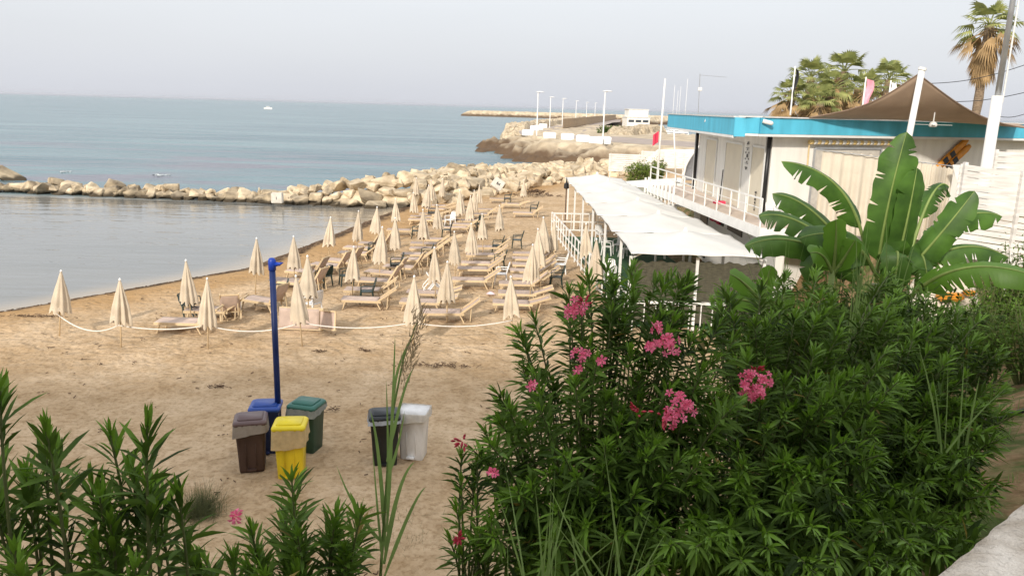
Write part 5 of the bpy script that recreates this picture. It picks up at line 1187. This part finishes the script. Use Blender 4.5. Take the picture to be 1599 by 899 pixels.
for i, (px, py, y, n_, l_) in enumerate([(1215, 560, 7.5, 10, 1.5), (1330, 520, 7.5, 12, 1.2), (1380, 500, 8.0, 12, 1.2), (1480, 700, 4.2, 8, .9)]):
    tuft(px, py, y, n_, l_, .016, .22, ['tall grass stalks rising left of the banana plant', 'tall grass stalks in front of the banana stem', 'tall grass stalks right of the banana stem', 'thin grass stalks rising out of the right oleander'][i], 30+i)
# reed with plume
YR = 3.1; rt = Vector(D(590, 960, YR)); rd = thing('reed', 'tall green reed with a feathery seed plume leaning right in front of the bins', 'reed', rt)
pts = [Vector(D(px, py, YR))-rt for px, py in ((590, 960), (598, 840), (606, 720), (614, 640), (630, 560), (652, 500))]; b = MB(); b.tube(pts, [.007, .007, .006, .005, .004, .002], 6); b.build('stem', M['grass'], rd, True)
for i, (p0, p1, p2_, w_) in enumerate([((602, 860), (592, 720), (578, 640), .022), ((604, 830), (612, 660), (617, 520), .020), ((600, 880), (622, 770), (648, 720), .024), ((606, 760), (606, 700), (603, 590), .016), ((601, 850), (560, 800), (525, 725), .020), ((604, 720), (628, 620), (646, 575), .018), ((614, 640), (622, 575), (650, 515), .016), ((598, 880), (590, 800), (582, 700), .014), ((606, 740), (620, 700), (632, 640), .016), ((600, 900), (640, 800), (665, 760), .02)]):
    a, c, e_ = (Vector(D(*p, YR-.05*(i % 3))) - rt for p in (p0, p1, p2_)); ctl = c*2-(a+e_)*.5; b = MB(); n_ = 10
    for j in range(n_+1):
        u = j/n_; p = a*(1-u)**2+ctl*2*u*(1-u)+e_*u*u; wd = w_*.5*min(1, .4+u*3)*(1-u)**.6; tg = ((ctl-a)*(1-u)+(e_-ctl)*u).normalized(); sd_ = tg.cross(Vector((.3*math.sin(i), -1, .4))).normalized(); b.v += [tuple(p-sd_*wd), tuple(p+sd_*wd)]
    b.f = [(2*j, 2*j+1, 2*j+3, 2*j+2) for j in range(n_)]; b.build('leaf_blade', M['grass'], rd, True)
b = MB(); r_ = random.Random(4)
for i in range(170):
    u = r_.random(); c = Vector(D(632+26*u+r_.gauss(0, 5), 590-100*u+r_.gauss(0, 8), YR+r_.uniform(-.04, .04)))-rt; d = Vector((r_.uniform(-.2, .55), r_.uniform(-.3, .3), r_.uniform(.2, 1))).normalized()*r_.uniform(.02, .055); s_ = d.cross(Vector((0, 1, 0))).normalized()*.0022; k = len(b.v); b.v += [tuple(c-s_), tuple(c+s_), tuple(c+d)]; b.f.append((k, k+1, k+2))
b.build('plume', M['plume'], rd)
# dark shrub on the right, hedge far away
def shrub(name, lab, boxes, n_, leaf, seed, m, width=.3):
    r_ = random.Random(seed); rn = np.random.default_rng(seed); c0 = Vector(boxes[0][0]); z0 = gz(c0.x, c0.y); root = Vector((c0.x, c0.y, z0)); bs, ds, ls = [], [], []; st = MB()
    for c, rad in boxes:
        c = Vector(c)
        for i in range(max(4, n_//90)):
            v = Vector((r_.gauss(0, 1), r_.gauss(0, 1), abs(r_.gauss(0, 1))*.9)).normalized(); tip = c+Vector((v.x*rad[0], v.y*rad[1], v.z*rad[2]))*r_.uniform(.75, 1.15); base = Vector((c.x+v.x*.2, c.y, max(z0, gz(c.x, c.y))-.05)); st.tube([base-root, (base+tip)*.5-root+Vector((0, 0, .1)), tip-root], [.02, .012, .005], 5, False)
            for k in range(55):
                u = r_.uniform(.35, 1.0); q = base.lerp(tip, u)+Vector((r_.gauss(0, .09), r_.gauss(0, .09), r_.gauss(0, .09))); bs.append(tuple(q-root)); ds.append((r_.gauss(0, 1), r_.gauss(0, 1), r_.gauss(.35, .7))); ls.append(leaf*r_.uniform(.6, 1.2))
    V, F = leaf_arrays(np.array(bs), np.array(ds), np.array(ls), width, rn); t = thing(name, lab, 'shrub', root); mesh_np('foliage', V, F, M[m], t, True); st.build('stem', M['stem'], t); return t
c1 = D(1560, 480, 14); c2 = D(1590, 440, 14.5); c3 = D(1530, 520, 12.5)
shrub('leafy_shrub', 'dark small leaved shrub at the right edge below the slatted fence', [(tuple(c1), (.6, .6, .75)), (tuple(c2), (.5, .5, .8)), (tuple(c3), (.55, .5, .5)), (tuple(D(1620, 520, 12)), (.8, .6, .6))], 3600, .085, 5, 'leaf', .34)
c1 = D(1300, 500, 9.2); c2 = D(1420, 505, 9.2); c3 = D(1210, 500, 9.6)
shrub('undergrowth_shrub', 'dense green undergrowth around the foot of the tall banana plant', [(tuple(c1), (.8, .5, .55)), (tuple(c2), (.8, .5, .5)), (tuple(c3), (.7, .5, .5)), (tuple(D(1360, 520, 8.6)), (.9, .5, .45))], 5200, .15, 8, 'leaf', .2)
M['hedge'] = mat('bright_hedge', (.15, .21, .03), .7, .3, 1.5, trans=.2)
q0 = D(1008, 264, 70); shrub('low_hedge', 'bright green low hedge beyond the covered boat', [((q0[0]-1+k*.8, 70+.5*k, q0[2]+.05*k), (.8, .8, .55+.1*k)) for k in range(4)], 1800, .2, 6, 'hedge', .4)
q0 = D(955, 200, 175); shrub('low_hedge', 'dark green hedge on the bank behind the right lamp post', [((q0[0]-2+k*1.6, 176, 2.6), (1.6, 1.0, 1.0)) for k in range(4)], 1200, .4, 7, 'leaf', .4)
# grass and weeds covering the right slope
b = MB(); r_ = random.Random(9)
for i in range(700):
    x, y = r_.uniform(4.6, 12), r_.uniform(6.2, 15.5)
    if r_.random() < .35: continue
    blades(b, (x, y, gz(x, y)-.03), 7, r_.uniform(.12, .38), .012, .6, 1000+i, .6, .06)
o = b.build('bank_grass', M['grass']); o['kind'] = 'stuff'
b = MB()
for i in range(420):
    x, y = r_.uniform(-7, 3.5), r_.uniform(2.5, 9.5); s_ = -.657*(x-1)+.754*(y-1.6)
    if s_ > 6.6+r_.uniform(-1, .6) or s_ < .5: continue
    blades(b, (x, y, gz(x, y)-.03), 8, r_.uniform(.12, .34), .010, .6, 3000+i, .6, .07)
o = b.build('bank_weeds', M['tuftmat']); o['kind'] = 'stuff'
hp = [D(px, py, 9.3) for px, py in ((1500, 680), (1545, 692), (1575, 694), (1610, 690), (1680, 684))]; b = MB(); b.tube([(p[0], p[1], max(p[2], gz(p[0], p[1])+.04)) for p in hp], .03, 8); tag(b.build('hose', M['black'], None, True), 'black hose lying across the slope at the right edge', 'hose')
# cloth heap with orange straps
q = Vector(D(1470, 470, 16)); t = thing('cloth_heap', 'heap of cream cloth with orange bits under the banana leaf', 'cloth', (q.x, q.y, gz(q.x, q.y))); zq = q.z-gz(q.x, q.y)
b = MB(); b.grid(lambda u, v: ((u-.5)*1.7, (v-.5)*1.2, max(.02, (zq+.75)*(math.sin(u*math.pi)*math.sin(v*math.pi))**.6+.10*math.sin(u*17+v*5)+.07*math.sin(v*21))), 40, 26); b.build('cloth', M['curtain'], t, True)
b = MB(); b.box((-.15, -.55, zq+.22), (.5, .25, .16)); b.box((.25, -.5, zq+.30), (.3, .2, .1)); b.build('orange_bundle', M['orange'], t, bevel=.05)
# ------------------------------------------------------------------ the morning haze
b = MB(); b.box((0, 0, 13.5), (79000, 79000, 33)); hz_ = bpy.data.materials.new('haze'); hz_.use_nodes = True; hn = hz_.node_tree; hn.nodes.remove(hn.nodes['Principled BSDF']); pv = hn.nodes.new('ShaderNodeVolumePrincipled')
pv.inputs['Color'].default_value = (.86, .88, .95, 1); pv.inputs['Density'].default_value = 5e-5; pv.inputs['Anisotropy'].default_value = .2; hn.links.new(pv.outputs[0], hn.nodes['Material Output'].inputs['Volume'])
o = b.build('haze', hz_); o['kind'] = 'stuff'
# ------------------------------------------------------------------ parapet and promenade, unseen houses added behind the viewer to shade the foreground
q0, q1 = P(1472, 899, 6.0), P(1599, 790, 6.0); v = (Vector(q1)-Vector(q0)).normalized(); v.z = 0; v.normalize(); nn = Vector((v.y, -v.x, 0)); q0 = Vector(q0)-nn*.034; a = Vector(q0)-v*.55; c = Vector(q0)+v*9; r_ = random.Random(3)
pw = thing('stone_parapet', 'rough pale stone parapet at the bottom right corner', 'wall', (a.x, a.y, 4.6)); L_ = (c-a).length; b = MB()
def pf(u, w0, z): return None
nu = 300; sec = [(-.05, -1.6), (0, 1.30), (.02, 1.385), (.06, 1.40), (.20, 1.405), (.5, 1.41), (.80, 1.40), (.86, 1.38), (.88, 1.30), (.88, .3)]; vs = []
for i in range(nu+1):
    u = i/nu*L_
    for w0, z in sec: jit = r_.uniform(-.005, .005) if z > 1.2 else 0; vs.append((v.x*u+nn.x*(w0+jit), v.y*u+nn.y*(w0+jit), z+jit*.7))
m_ = len(sec); b.add(vs, [(i*m_+j, (i+1)*m_+j, (i+1)*m_+j+1, i*m_+j+1) for i in range(nu) for j in range(m_-1)]); b.add([vs[j] for j in range(m_)], [tuple(range(m_))]); b.build('wall', M['parapet'], pw, True)
b = MB(); a2 = Vector((1, 1.6, 0)); pr = [a2-v*28, a2+v*18, a2+v*18+nn*30, a2-v*28+nn*30]; prism(b, [(p.x+nn.x*.25, p.y+nn.y*.25) for p in pr], 3.0, 5.32); struct(b.build('promenade', M['pave']))
for k, (hx0, hx1, hz) in enumerate([(-36, -20, 17.6), (-19.5, -4, 18.4), (-3.5, 11, 17.4), (11.5, 26, 18.0)]):
    t = thing('shade_house', ['ochre', 'cream', 'pale', 'sand coloured'][k]+' four storey house, out of view, added behind the promenade to shade the foreground', 'house', (hx0, -13, 5.3)); w_ = hx1-hx0
    b = MB(); b.box((w_/2, -4, (hz-5.3)/2), (w_, 8, hz-5.3)); b.build('wall', M['whitewall'], t); b = MB(); b.box((w_/2, -4, hz-5.3+.1), (w_+.3, 8.4, .2)); b.build('roof', M['trim'], t)
    for i in range(4):
        for z in (1.6, 4.8, 8.0, 10.6):
            b = MB(); b.box((w_*(i+.5)/4, .02, z), (1.1, .06, 1.5)); b.build('window', M['glass'], t)
